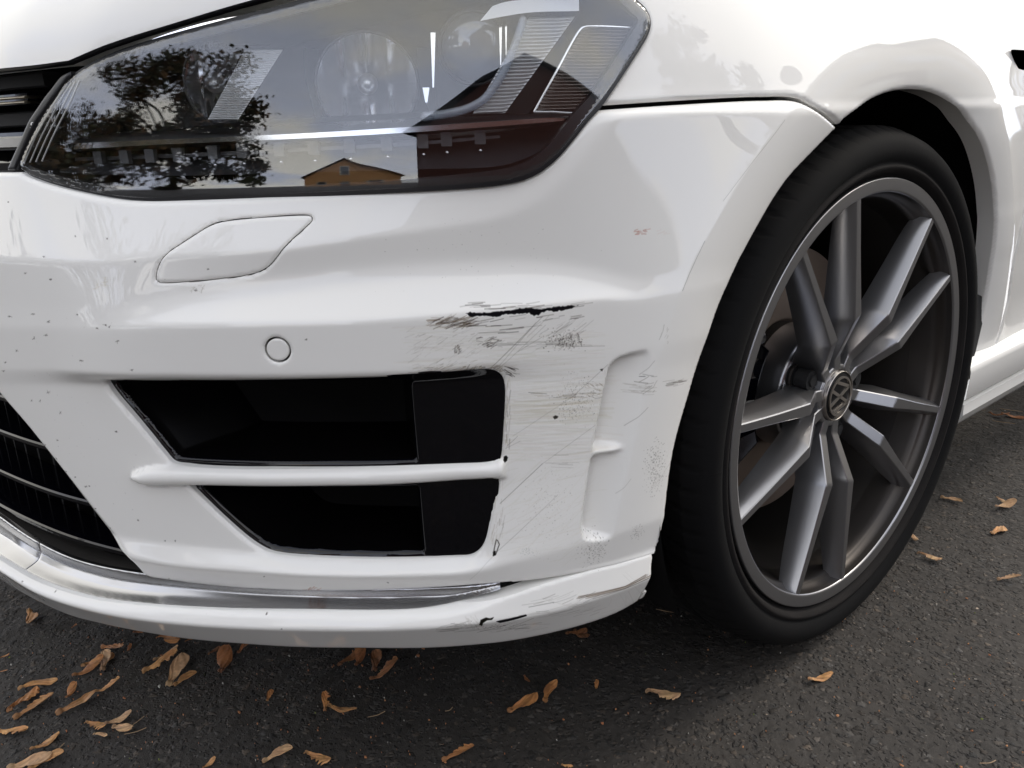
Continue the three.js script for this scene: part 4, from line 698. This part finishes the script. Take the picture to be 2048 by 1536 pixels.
  add(lampUnit, 'lamp_brow', ribbon([[960, 42], [1000, 34], [1060, 25], [1158, 22]], [[985, 12], [1010, 4], [1060, -2], [1158, -6]], .02), M.lampWhite);
  add(lampUnit, 'lamp_brow', ribbon([[395, 108], [450, 96], [540, 92]], [[395, 102], [450, 92], [540, 88]], .035), M.lampChrome);
  add(lampUnit, 'bowl_wall', ribbon([[395, 105], [398, 150], [402, 180]], [[405, 105], [406, 150], [408, 200]], .05), M.lampChrome);
  add(lampUnit, 'bowl_wall', ribbon([[458, 108], [460, 130]], [[482, 104], [470, 135]], .05), M.lampSatin);
  // fine vertical lines moulded at the inner end
  for (const o of [0, 12, 24, 36]) edgeTube([[48 + o, 326 - o * .1], [72 + o, 272 - o * .1], [104 + o, 212 - o * .2], [134 + o * .7, 168 - o * .2]], .0006, .004, M.lampSatin, 'moulded_line');
}
// ---------------------------------------------------------------- body behind: floor, front wall, cabin, far side
{
  add(car, 'underbody', new THREE.BoxGeometry(1.30, .03, 3.4).translate(0, .19, -1.15), M.liner);
  add(car, 'undertray', quadStrip(range(-.9, .9, .03).map((s) => [S(s, ROWS.lip.y(Math.abs(s)) + .004, .036), S(s, .205, .2), S(s, .205, .32)])), M.liner);
  add(car, 'bulkhead', new THREE.BoxGeometry(.88, .46, .44).translate(0, .42, .30), M.liner);
  const roofY = 1.45, glass = M.cabinGlass, sec = (x, y, z) => new THREE.Vector3(x, y, z);
  add(car, 'windscreen', quadStrip(range(-1, 1, .1).map((t) => [sec(t * .70, .95, -.20 - .12 * t * t), sec(t * .62, 1.22, -.62 - .08 * t * t), sec(t * .56, 1.40, -.98 - .06 * t * t)])), glass);
  add(car, 'roof', quadStrip(range(-1, 1, .1).map((t) => [sec(t * .56, 1.40, -.98 - .06 * t * t), sec(t * .57, 1.46 - .03 * t * t, -1.5), sec(t * .56, 1.44 - .03 * t * t, -2.4), sec(t * .55, 1.38, -2.9)])), M.paint);
  for (const k of [1, -1]) {
    add(car, 'side_window', quadStrip([-.55, -1.1, -1.7, -2.4].map((z, i) => [sec(k * .79, .93, z), sec(k * .70, 1.2, z - .08), sec(k * .57, [1.05, 1.40, 1.42, 1.40][i], z - .15)])), glass);
    add(car, 'rear_side', quadStrip([-1.85, -2.3, -2.8, -3.1].map((z, i) => [sec(k * .83, .22, z), sec(k * .885, .5, z), sec(k * .88, .75, z), sec(k * .80, .92, z)].map((p) => (p.x *= [1, 1, .98, .9][i], p)))), M.paint);
  }
  for (const n of ['front_wing', 'front_door', 'side_skirt', 'sill', 'wheel_arch_liner', 'inner_wing']) { const m = car.getObjectByName(n); add(car, n, mirrored(m.geometry), m.material); }
  const w2 = wheel.clone(); car.add(w2); w2.position.set(-XR, YC, 0); w2.rotation.y = Math.PI;
  for (const k of [1, -1]) { const w = wheel.clone(); w.name = 'rear_wheel'; car.add(w); w.position.set(k * XR * .985, YC, -2.63); w.rotation.y = k > 0 ? 0 : Math.PI; }
}
// badge on the wing
{
  const p = onPlane(2040, 122, 'x', .885);
  const sh = new THREE.Shape([[.028, .012], [-.06, .012], [-.06, -.012], [-.03, -.012], [.008, -.010], [.02, 0]].map(([a, b]) => new THREE.Vector2(a, b)));
  const g = new THREE.ExtrudeGeometry(sh, { depth: .003, bevelEnabled: true, bevelSize: .001, bevelThickness: .001 }); g.rotateY(Math.PI / 2); // shape x -> -z
  g.scale(1, 1, -1); const h = hit(2040, 122, bigPanelTop), q = S(h[0], h[1], bigPanelTop(...h)); g.translate(q.x - .001, q.y, q.z); add(car, 'wing_badge', g, M.badge);
}

// ---------------------------------------------------------------- asphalt
let road_H;
const road = (() => {
  const N = 2048, TILE = 1.15, hgt = new Float32Array(N * N), col = new Float32Array(N * N * 3), st = { s: 99 };
  const px = N / TILE; // pixels per metre
  for (let j = 0; j < N; j++) for (let i = 0; i < N; i++) { const k = j * N + i, n = vnoise(i / 9, j / 9), m = hash2(i, j); hgt[k] = .25 + .2 * n + .08 * m; const b = .034 + .016 * n + .010 * m; col[3 * k] = b * 1.05; col[3 * k + 1] = b * .98; col[3 * k + 2] = b * .92; }
  for (let q = 0; q < 46000; q++) { // chippings pressed into the binder
    const big = q < 9000, r = (big ? rr(.0024, .0052) : rr(.0007, .0022)) * px, cx = rnd() * N, cy = rnd() * N, a = rnd() * 3.14, el = rr(.5, .95), top = rr(.35, .85), tone = Math.pow(rnd(), 2) * .11 + .022, w = rr(-.02, .2), bright = !big && rnd() < .035 ? rr(2, 5) : 1, ca = Math.cos(a), sa = Math.sin(a), R = Math.ceil(r) + 1, sides = rr(0, 6);
    for (let y = -R; y <= R; y++) for (let x = -R; x <= R; x++) {
      const u = (x * ca + y * sa) / r, v = (-x * sa + y * ca) / (r * el), th = Math.atan2(v, u), d = Math.hypot(u, v) * (1 + .16 * Math.sin(th * 3 + sides) + .1 * Math.sin(th * 5 - sides)); if (d > 1) continue;
      const k = (((cy + y) & (N - 1)) * N) + ((cx + x) & (N - 1)), h = top * (1 - .35 * d * d * d) + .05 * hash2(x + q, y);
      if (h < hgt[k] && d > .5) continue; hgt[k] = Math.max(hgt[k] * .3, h);
      const g = tone * bright * (.86 + .28 * hash2(x * 3 + q, y * 7)), f = d > .86 ? .6 : 1; col[3 * k] = g * (1 + w) * f; col[3 * k + 1] = g * f; col[3 * k + 2] = g * (1 - w * .9) * f;
    }
  }
  for (let q = 0; q < 5200; q++) { // pits where chippings have come out
    const r = rr(.0012, .0036) * px, cx = rnd() * N, cy = rnd() * N, a = rnd() * 3.14, el = rr(.35, .8), ca = Math.cos(a), sa = Math.sin(a), R = Math.ceil(r) + 1, ph = rr(0, 6);
    for (let y = -R; y <= R; y++) for (let x = -R; x <= R; x++) { const u = (x * ca + y * sa) / r, v = (-x * sa + y * ca) / (r * el), th = Math.atan2(v, u), d = Math.hypot(u, v) * (1 + .22 * Math.sin(th * 3 + ph)); if (d > 1) continue; const k = (((cy + y) & (N - 1)) * N) + ((cx + x) & (N - 1)); hgt[k] = Math.min(hgt[k], .02 + .2 * d * d); }
  }
  const cd = new Uint8Array(N * N * 4), hd = new Uint8Array(N * N * 4), enc = (x) => 255 * (x <= .0031308 ? 12.92 * x : 1.055 * Math.pow(x, 1 / 2.4) - .055);
  for (let k = 0; k < N * N; k++) { for (let c = 0; c < 3; c++) { cd[4 * k + c] = clamp(enc(col[3 * k + c]), 0, 255); hd[4 * k + c] = clamp(hgt[k] * 255, 0, 255); } cd[4 * k + 3] = hd[4 * k + 3] = 255; }
  const tx = (d, s) => { const t = new THREE.DataTexture(d, N, N, THREE.RGBAFormat); t.wrapS = t.wrapT = THREE.RepeatWrapping; t.magFilter = THREE.LinearFilter; t.minFilter = THREE.LinearMipmapLinearFilter; if (s) t.colorSpace = THREE.SRGBColorSpace; t.needsUpdate = true; return t; };
  const line = (lo, a, b, hi, f) => { const o = []; for (let x = lo, st = 20; x < a - .001; ) { o.push(x); const gap = a - x; x += Math.max(f, Math.min(20, gap * .35)); } o.push(...range(a, b, f)); let x = b; while (x < hi) { x += Math.max(f, Math.min(20, (x - b) * .5 + f)); o.push(x); } return o; };
  const xs = line(-90, -.1, 1.35, 90, .005), zs = line(-90, -1.2, 1.3, 90, .006), pos = [], uv = [], idx = [], vc = [];
  const H = (x, z) => (fbm(x * 9, z * 9, 3) - .5) * .006 + (vnoise(x * 120, z * 120) - .5) * .0016 + (vnoise(x * 60 + 3, z * 60) - .5) * .0016;
  for (const x of xs) for (const z of zs) { const near = 1 - smooth(1, 3, Math.hypot(x - .6, z)); pos.push(x, H(x, z) * near - .0015, z); uv.push(x / TILE * .98 + z * .11, z / TILE - x * .07); const t = fbm(x * 3.1 + 7, z * 3.1, 4), b = .48 + .62 * (t - .36), w = .06 * (fbm(x * 5 + 31, z * 5 + 8, 3) - .5); vc.push(b * (1.05 + w), b * .97, b * (.88 - w)); }
  const m = zs.length; for (let i = 0; i < xs.length - 1; i++) for (let j = 0; j < m - 1; j++) { const a = i * m + j; idx.push(a, a + 1, a + m, a + 1, a + m + 1, a + m); }
  const g = new THREE.BufferGeometry(); g.setAttribute('position', new THREE.Float32BufferAttribute(pos, 3)); g.setAttribute('uv', new THREE.Float32BufferAttribute(uv, 2)); g.setAttribute('color', new THREE.Float32BufferAttribute(vc, 3)); g.setIndex(idx); g.computeVertexNormals();
  const mesh = add(scene, 'road', g, std({ map: tx(cd, true), bumpMap: tx(hd), bumpScale: .0052, roughness: .82, vertexColors: true }), { kind: 'structure' });
  mesh.userData.H = undefined; road_H = H; return mesh;
})();

// ---------------------------------------------------------------- fallen maple seeds and bits
{
  const mkSeed = (k) => { // one winged seed lying flat: nut at the origin end, wing along +x, length 1
    const n = 26, m = 10, rows = [], bend = rr(-.22, .22), torn = k % 3 === 1 ? rr(.25, .5) : .05, curl = rr(.03, .10), ph = rr(0, 9), tw = rr(-.35, .35), lift = rr(0, .14);
    const widthAt = (t) => t < .16 ? .085 * Math.sqrt(Math.max(0, 1 - ((t - .09) / .095) ** 2)) + .018 : lerp(.07, rr2, smooth(.14, .62, t)) * Math.sqrt(Math.max(.0, 1 - Math.max(0, (t - .72) / .285) ** 2.2)), rr2 = rr(.17, .25);
    const P = (t, w, side) => {
      const wd = widthAt(t), cut = w > .1 ? 1 - torn * smooth(.1, 1, w) * (Math.pow(vnoise(t * 17 + ph, k * 5), 1.3) * 1.7 + .5 * (Math.floor(t * 23 + k) % 3 === 0)) : 1, y = bend * t * t + (w < 0 ? w * wd * .55 : w * wd * 1.25 * Math.max(.12, cut));
      const h = .02 + lift * t * t + curl * Math.abs(Math.sin(t * 3 + ph)) + tw * t * y + .05 * w * w * Math.sin(ph + t * 5) + (t < .18 ? .06 * Math.sqrt(Math.max(0, 1 - w * w)) * (1 - ((t - .09) / .1) ** 2) : 0) + .010 * Math.sin(w * 8 + t * 16 + ph) + .02 * (vnoise(t * 9 + k, w * 4) - .5);
      return new THREE.Vector3(t, Math.max(.004, h) + (side ? -.010 : 0), y);
    };
    for (let i = 0; i <= n; i++) { const t = clamp(i / n, .002, .998), top = [], bot = []; for (let j = 0; j <= m; j++) { const w = -1 + 2 * j / m; top.push(P(t, w, 0)); bot.push(P(t, w, 1)); } rows.push([...top, ...bot.reverse(), top[0].clone()]); }
    const g = quadStrip(rows), p = g.attributes.position, c = []; for (let i = 0; i < p.count; i++) { const x = p.getX(i), z = p.getZ(i), v = .58 + .55 * vnoise(x * 9 + k * 3, z * 130 + x * 30) + .4 * (vnoise(x * 5 + z * 12, k) - .5), nut = x < .17 ? .62 : 1; c.push(v * nut, v * nut * (.94 + .1 * vnoise(x * 8, k)), v * nut * .95); }
    g.setAttribute('color', new THREE.Float32BufferAttribute(c, 3)); return g;
  };
  const geos = Array.from({ length: 14 }, (_, k) => mkSeed(k));
  const mats = [[.50, .22, .075], [.60, .31, .125], [.40, .16, .058], [.60, .37, .20], [.34, .145, .058]].map(([r, g, b]) => phys({ color: lin(r, g, b), vertexColors: true, roughness: .7, transmission: .12, thickness: 0, side: THREE.DoubleSide }));
  let count = 0; const names = {};
  const nm = (n) => { const c = names[n] = (names[n] ?? -1) + 1; return c ? `${n}_${String(c).padStart(3, '0')}` : n; };
  const seedAt = (u, v, L, ang, kind, mat, hi = 0) => { // L, ang as seen in the picture: both ends are laid on the ground
    const a = ang * Math.PI / 180, A = onPlane(u - Math.cos(a) * L / 2, v - Math.sin(a) * L / 2, 'y', .002), B = onPlane(u + Math.cos(a) * L / 2, v + Math.sin(a) * L / 2, 'y', .002), d = B.clone().sub(A), len = clamp(d.length(), .008, .062);
    const m = new THREE.Mesh(geos[(count * 5 + 2) % 14], mats[mat ?? count % 5]); m.name = nm('maple_seed'); m.castShadow = m.receiveShadow = true; m.position.set((A.x + B.x) / 2 - d.x / d.length() * len / 2, road_H(A.x, A.z) + .001 + hi, (A.z + B.z) / 2 - d.z / d.length() * len / 2); m.scale.set(len, len, len * (count % 2 ? 1 : -1)); m.rotation.set(rr(-.12, .12), Math.atan2(-d.z, d.x), rr(-.04, .1)); scene.add(m); count++;
    const look = ['orange brown', 'light tan', 'dark rusty brown', 'pale straw coloured', 'dull brown'][mat ?? 1], torn = (((count - 1) * 5 + 2) % 14) % 3 === 1 ? 'torn' : 'whole', big = L > 60 ? 'large' : L > 34 ? 'middling' : 'small';
    const T = { open: [`${big} ${torn} ${look} maple seed wing on open asphalt beside the front tyre`, 'maple seeds beside the tyre'], bump: [`${big} ${torn} ${look} maple seed wing on dark asphalt below the front bumper`, 'maple seeds below the bumper'], heap: [`${big} ${torn} ${look} maple seed wing in the litter below the lower grille`, 'maple seeds in the litter below the grille'] }[kind];
    Object.assign(m.userData, { label: T[0], category: 'seed', group: T[1] });
  };
  for (const a of [[64, 1237, 32, 60, 'heap', 1], [148, 1251, 14, -40, 'heap', 2], [283, 1264, 36, -8, 'heap', 2], [340, 1278, 34, 40, 'heap', 0], [326, 1272, 30, -20, 'heap', 2], [381, 1277, 26, -25, 'heap', 0], [230, 1298, 56, 8, 'heap', 0], [190, 1318, 66, -32, 'heap', 1], [178, 1338, 74, -24, 'heap', 0], [208, 1322, 40, -75, 'heap', 3], [259, 1296, 16, -60, 'heap', 2], [322, 1328, 82, -20, 'heap', 1], [334, 1311, 60, -24, 'heap', 3], [350, 1346, 62, -58, 'heap', 3], [366, 1355, 50, -40, 'heap', 1], [428, 1298, 32, -38, 'heap', 2], [456, 1322, 54, -62, 'heap', 2], [488, 1292, 36, -38, 'heap', 2], [74, 1368, 82, -22, 'heap', 1], [44, 1400, 80, -42, 'heap', 0], [62, 1413, 88, -34, 'heap', 1], [90, 1394, 30, -25, 'heap', 0], [144, 1382, 36, -50, 'heap', 0], [152, 1408, 92, -26, 'heap', 1], [216, 1375, 58, -20, 'heap', 1], [22, 1463, 60, 2, 'heap', 1], [92, 1487, 72, -28, 'heap', 1], [60, 1524, 96, -16, 'heap', 3], [92, 1522, 80, -26, 'heap', 1], [190, 1448, 40, 14, 'heap', 1], [236, 1442, 58, -14, 'heap', 3], [244, 1456, 40, 24, 'heap', 3], [201, 1467, 32, -6, 'heap', 3], [8, 1313, 26, -20, 'heap', 0], [6, 1341, 22, -5, 'heap', 0], [695, 1317, 50, -42, 'bump', 4], [724, 1316, 42, -62, 'bump', 2], [750, 1325, 42, -80, 'bump', 4], [772, 1352, 66, -24, 'bump', 4], [652, 1408, 34, -80, 'bump', 0], [680, 1424, 54, 14, 'bump', 1], [537, 1391, 22, -70, 'bump', 0], [555, 1512, 66, -24, 'bump', 3], [634, 1516, 52, 22, 'bump', 1], [420, 1531, 34, -30, 'heap', 1], [1047, 1415, 68, -14, 'bump', 0], [1096, 1387, 44, -78, 'bump', 0], [1327, 1395, 74, 13, 'bump', 3], [913, 1507, 66, -26, 'bump', 0], [1150, 1264, 40, -20, 'bump', 4], [1160, 1272, 34, 40, 'bump', 4], [1053, 1358, 18, 60, 'bump', 2], [1194, 1372, 18, -80, 'bump', 0], [1134, 1529, 24, 20, 'bump', 1], [1645, 1359, 58, -10, 'open', 1], [1680, 1236, 22, 5, 'open', 1], [1903, 996, 46, 10, 'open', 3], [2003, 999, 26, 28, 'open', 3], [2014, 1013, 46, -3, 'open', 3], [1997, 1059, 36, -20, 'open', 1], [1825, 1074, 32, 26, 'open', 3], [1859, 1114, 54, 18, 'open', 3], [2014, 1159, 42, -5, 'open', 3], [2024, 829, 46, 4, 'open', 2], [1996, 832, 40, 16, 'open', 2]]) seedAt(...a);
  // crumbs and broken bits, beyond counting
  { const pos = [], col = [], idx = []; for (let q = 0; q < 420; q++) { const left = rnd() < .55, u = left ? rr(-60, 900) : rr(500, 2048), v = left ? rr(1235, 1560) : rr(1180, 1560), p = onPlane(u, v, 'y', .001); const far = 1 - rnd() * .8, r = (q < 60 ? rr(.0016, .0036) : rr(.0005, .0014)) * far, a = rnd() * 6, b = pos.length / 3, n = 5 + (q % 3), y = road_H(p.x, p.z) + .0006, t = rnd(), c = q % 9 === 0 ? [.45, .44, .40] : q % 13 === 0 ? [.16, .2, .03] : [lerp(.28, .5, t), lerp(.10, .24, t), lerp(.04, .11, t)]; for (let k = 0; k < n; k++) { const th = a + k / n * 6.283, rd = r * rr(.5, 1.2); pos.push(p.x + Math.cos(th) * rd, y + rr(0, .0014), p.z + Math.sin(th) * rd * .7); col.push(...c); } for (let k = 1; k < n - 1; k++) idx.push(b, b + k + 1, b + k); for (let k = 0; k < n; k++) { const o = 3 * (b + k); pos.push(pos[o], pos[o + 1] - .0012, pos[o + 2]); col.push(...c); } for (let k = 0; k < n; k++) { const k2 = (k + 1) % n; idx.push(b + k, b + k2, b + n + k, b + k2, b + n + k2, b + n + k); } }
    const g = new THREE.BufferGeometry(); g.setAttribute('position', new THREE.Float32BufferAttribute(pos, 3)); g.setAttribute('color', new THREE.Float32BufferAttribute(col, 3)); g.setIndex(idx); g.computeVertexNormals(); add(scene, 'leaf_litter', g, std({ vertexColors: true, roughness: .85 }), { kind: 'stuff', label: 'crumbs of dry leaf and grit strewn over the asphalt', category: 'litter' }); }
  // thin dry stalks
  const tm = std({ color: lin(.32, .22, .13), roughness: .8 });
  for (const [a, b, c, d] of [[238, 1462, 288, 1430], [248, 1466, 292, 1453], [92, 1512, 128, 1484], [1960, 1524, 1992, 1518], [735, 1432, 770, 1420], [890, 1420, 905, 1412], [2000, 816, 2046, 822], [1985, 840, 2030, 846], [1312, 1216, 1356, 1224]]) { const A = onPlane(a, b, 'y', .004), B = onPlane(c, d, 'y', .004), Mi = A.clone().lerp(B, .5); Mi.x += .002; const g = new THREE.TubeGeometry(new THREE.CatmullRomCurve3([A, Mi, B]), 8, .0005, 5); g.translate(-A.x, -A.y, -A.z); const m = add(scene, nm('dry_stalk'), g, tm, { label: 'thin dry leaf stalk lying on the asphalt', category: 'stalk', group: 'dry stalks on the asphalt' }); m.position.copy(A); m.position.y = .0025; }
}

// ---------------------------------------------------------------- what stands round the car and shows in its paint and glass
const polar = (az, dist) => [dist * Math.sin(az * Math.PI / 180) + .7, dist * Math.cos(az * Math.PI / 180) + .55];
function tree(name, label, [x, z], h, rx, ry, cy, n, leaf, colors) {
  const t = grp(scene, name, { label, category: 'tree', group: 'street trees' }); t.position.set(x, 0, z);
  const limbs = [], tip = new THREE.Vector3(0, cy, 0);
  limbs.push(new THREE.CylinderGeometry(h * .012, h * .026, cy, 10).translate(0, cy / 2, 0));
  for (let k = 0; k < 9; k++) { const a = k * 2.4, r = rx * rr(.5, .85), e = new THREE.Vector3(Math.cos(a) * r, cy + rr(-.3, .7) * ry, Math.sin(a) * r), b = new THREE.Vector3(0, cy * rr(.45, .95), 0), c = new THREE.CatmullRomCurve3([b, b.clone().lerp(e, .5).add(new THREE.Vector3(0, .08 * h, 0)), e]); limbs.push(new THREE.TubeGeometry(c, 8, h * .006, 6)); }
  add(t, 'trunk', mergeGeometries(limbs.map((g) => g.toNonIndexed())), std({ color: lin(.05, .04, .03), roughness: .9 }));
  const cl = Array.from({ length: 60 }, () => { const a = rnd() * 6.283, u = rr(-1, 1), q = Math.sqrt(1 - u * u), r = Math.pow(rnd(), .45); return [Math.cos(a) * q * r * rx, cy + u * r * ry, Math.sin(a) * q * r * rx, rr(.10, .26) * rx]; });
  const pos = [], col = [], nor = [];
  for (let k = 0; k < n; k++) {
    const c = cl[(rnd() * cl.length) | 0], d = () => (rnd() + rnd() - 1) * 1.3 * c[3], p = [c[0] + d(), c[1] + d() * .8, c[2] + d()], s = leaf * rr(.6, 1.3), q = new THREE.Quaternion().setFromEuler(new THREE.Euler(rnd() * 6, rnd() * 6, rnd() * 6)), w = colors[(rnd() * colors.length) | 0], f = rr(.7, 1.25);
    const v = [[-s, -s * .6], [s, -s * .5], [s * .9, s * .6], [-s * .8, s * .5]].map(([a, b]) => new THREE.Vector3(a, b, 0).applyQuaternion(q)); for (const i of [0, 1, 2, 0, 2, 3]) { pos.push(p[0] + v[i].x, p[1] + v[i].y, p[2] + v[i].z); col.push(w[0] * f, w[1] * f, w[2] * f); }
  }
  const g = new THREE.BufferGeometry(); g.setAttribute('position', new THREE.Float32BufferAttribute(pos, 3)); g.setAttribute('color', new THREE.Float32BufferAttribute(col, 3)); g.computeVertexNormals();
  add(t, 'crown', g, std({ vertexColors: true, roughness: .8, side: THREE.DoubleSide }));
}
const autumn = [[.05, .05, .018], [.075, .05, .02], [.04, .045, .02], [.10, .055, .02]], green = [[.035, .05, .015], [.05, .06, .02], [.06, .055, .02]];
tree('maple_tree', 'tall maple with thinning brown and green leaves across the road from the bonnet', polar(3, 11), 7.6, 3.9, 3.4, 3.9, 18000, .09, autumn);
tree('maple_tree_001', 'broad low maple standing left of the taller maple', polar(-22, 11), 5, 3.2, 1.9, 2.2, 10000, .09, autumn);
tree('garden_tree', 'small green garden tree beside the ochre house', polar(18, 34), 5, 1.6, 1.8, 2.6, 2500, .12, green);
tree('plane_tree', 'dark green street tree beyond the brick house towards the rear', polar(122, 12), 9, 2.6, 3.2, 5.2, 6000, .12, green);
function house(name, label, [x, z], turn, w, d, eave, ridge, wall, roofC, cols, floors, o = {}) {
  const h = grp(scene, name, { label, category: 'house' }); h.position.set(x, 0, z); h.rotation.y = turn;
  const sh = new THREE.Shape([[-w / 2, 0], [w / 2, 0], [w / 2, eave], [0, ridge], [-w / 2, eave]].map((p) => new THREE.Vector2(...p)));
  add(h, 'wall', new THREE.ExtrudeGeometry(sh, { depth: d, bevelEnabled: false }).translate(0, 0, -d), std({ color: lin(...wall), roughness: .9 }));
  const rl = Math.hypot(w / 2, ridge - eave), an = Math.atan2(ridge - eave, w / 2);
  for (const k of [1, -1]) { const g = new THREE.BoxGeometry(rl + .5, .14, d + .7); g.translate(-rl / 2 - .1, .09, 0); g.rotateZ(an); if (k > 0) g.scale(-1, 1, 1); g.translate(0, ridge, -d / 2); add(h, 'roof_slope', g, std({ color: lin(...roofC), roughness: .85, side: THREE.DoubleSide })); }
  const wm = phys({ color: lin(.03, .035, .04), roughness: .05, clearcoat: 1 }), fm = std({ color: lin(.7, .69, .65), roughness: .6 });
  for (let f = 0; f < floors; f++) for (let c = 0; c < cols; c++) { const cx = (c + .5) / cols * w * .86 - w * .43, cy = 1.5 + f * 2.9; if (cy + .8 > lerp(ridge, eave, Math.abs(cx) / (w / 2))) continue; const p = add(h, 'window', new THREE.BoxGeometry(1.12, 1.52, .10).translate(cx, cy, .02), fm); add(p, 'pane', new THREE.BoxGeometry(.94, 1.34, .02).translate(cx, cy, .08), wm); }
  if (o.door !== undefined) add(h, 'door', new THREE.BoxGeometry(1.1, 2.2, .1).translate(o.door, 1.1, .03), std({ color: lin(.10, .05, .03), roughness: .6 }));
}
{
  const P = (az, di) => polar(az, di), face = (az) => (az + 180) * Math.PI / 180;
  house('ochre_house', 'ochre rendered house with a brown gable roof far across the road', P(35, 36), face(35), 9.5, 9, 3.4, 6.3, [.46, .25, .11], [.13, .08, .055], 3, 2, { door: 0 });
  house('brick_house', 'tall dark red brick house with a steep gable opposite the wheel', P(70, 10.5), face(70), 9.6, 8, 3.9, 7.4, [.085, .030, .022], [.03, .028, .028], 4, 0, {});
  [[-1, 13], [0, 24], [1, 35]].forEach(([k, di], i) => { const x = 9.5, z = -di - 4; house(['cream_townhouse', 'beige_townhouse', 'stone_townhouse'][i], ['cream rendered townhouse with two rows of windows behind the car', 'beige townhouse with tall windows farther down the street', 'pale stone townhouse at the far end of the street'][i], [x, z], -Math.PI / 2, 10.6, 8, 7.2, 9.6, [[.5, .44, .34], [.42, .34, .25], [.48, .46, .41]][i], [.09, .06, .05], 5, 3, { door: -3 }); });
}
renderer.render(scene, camera);
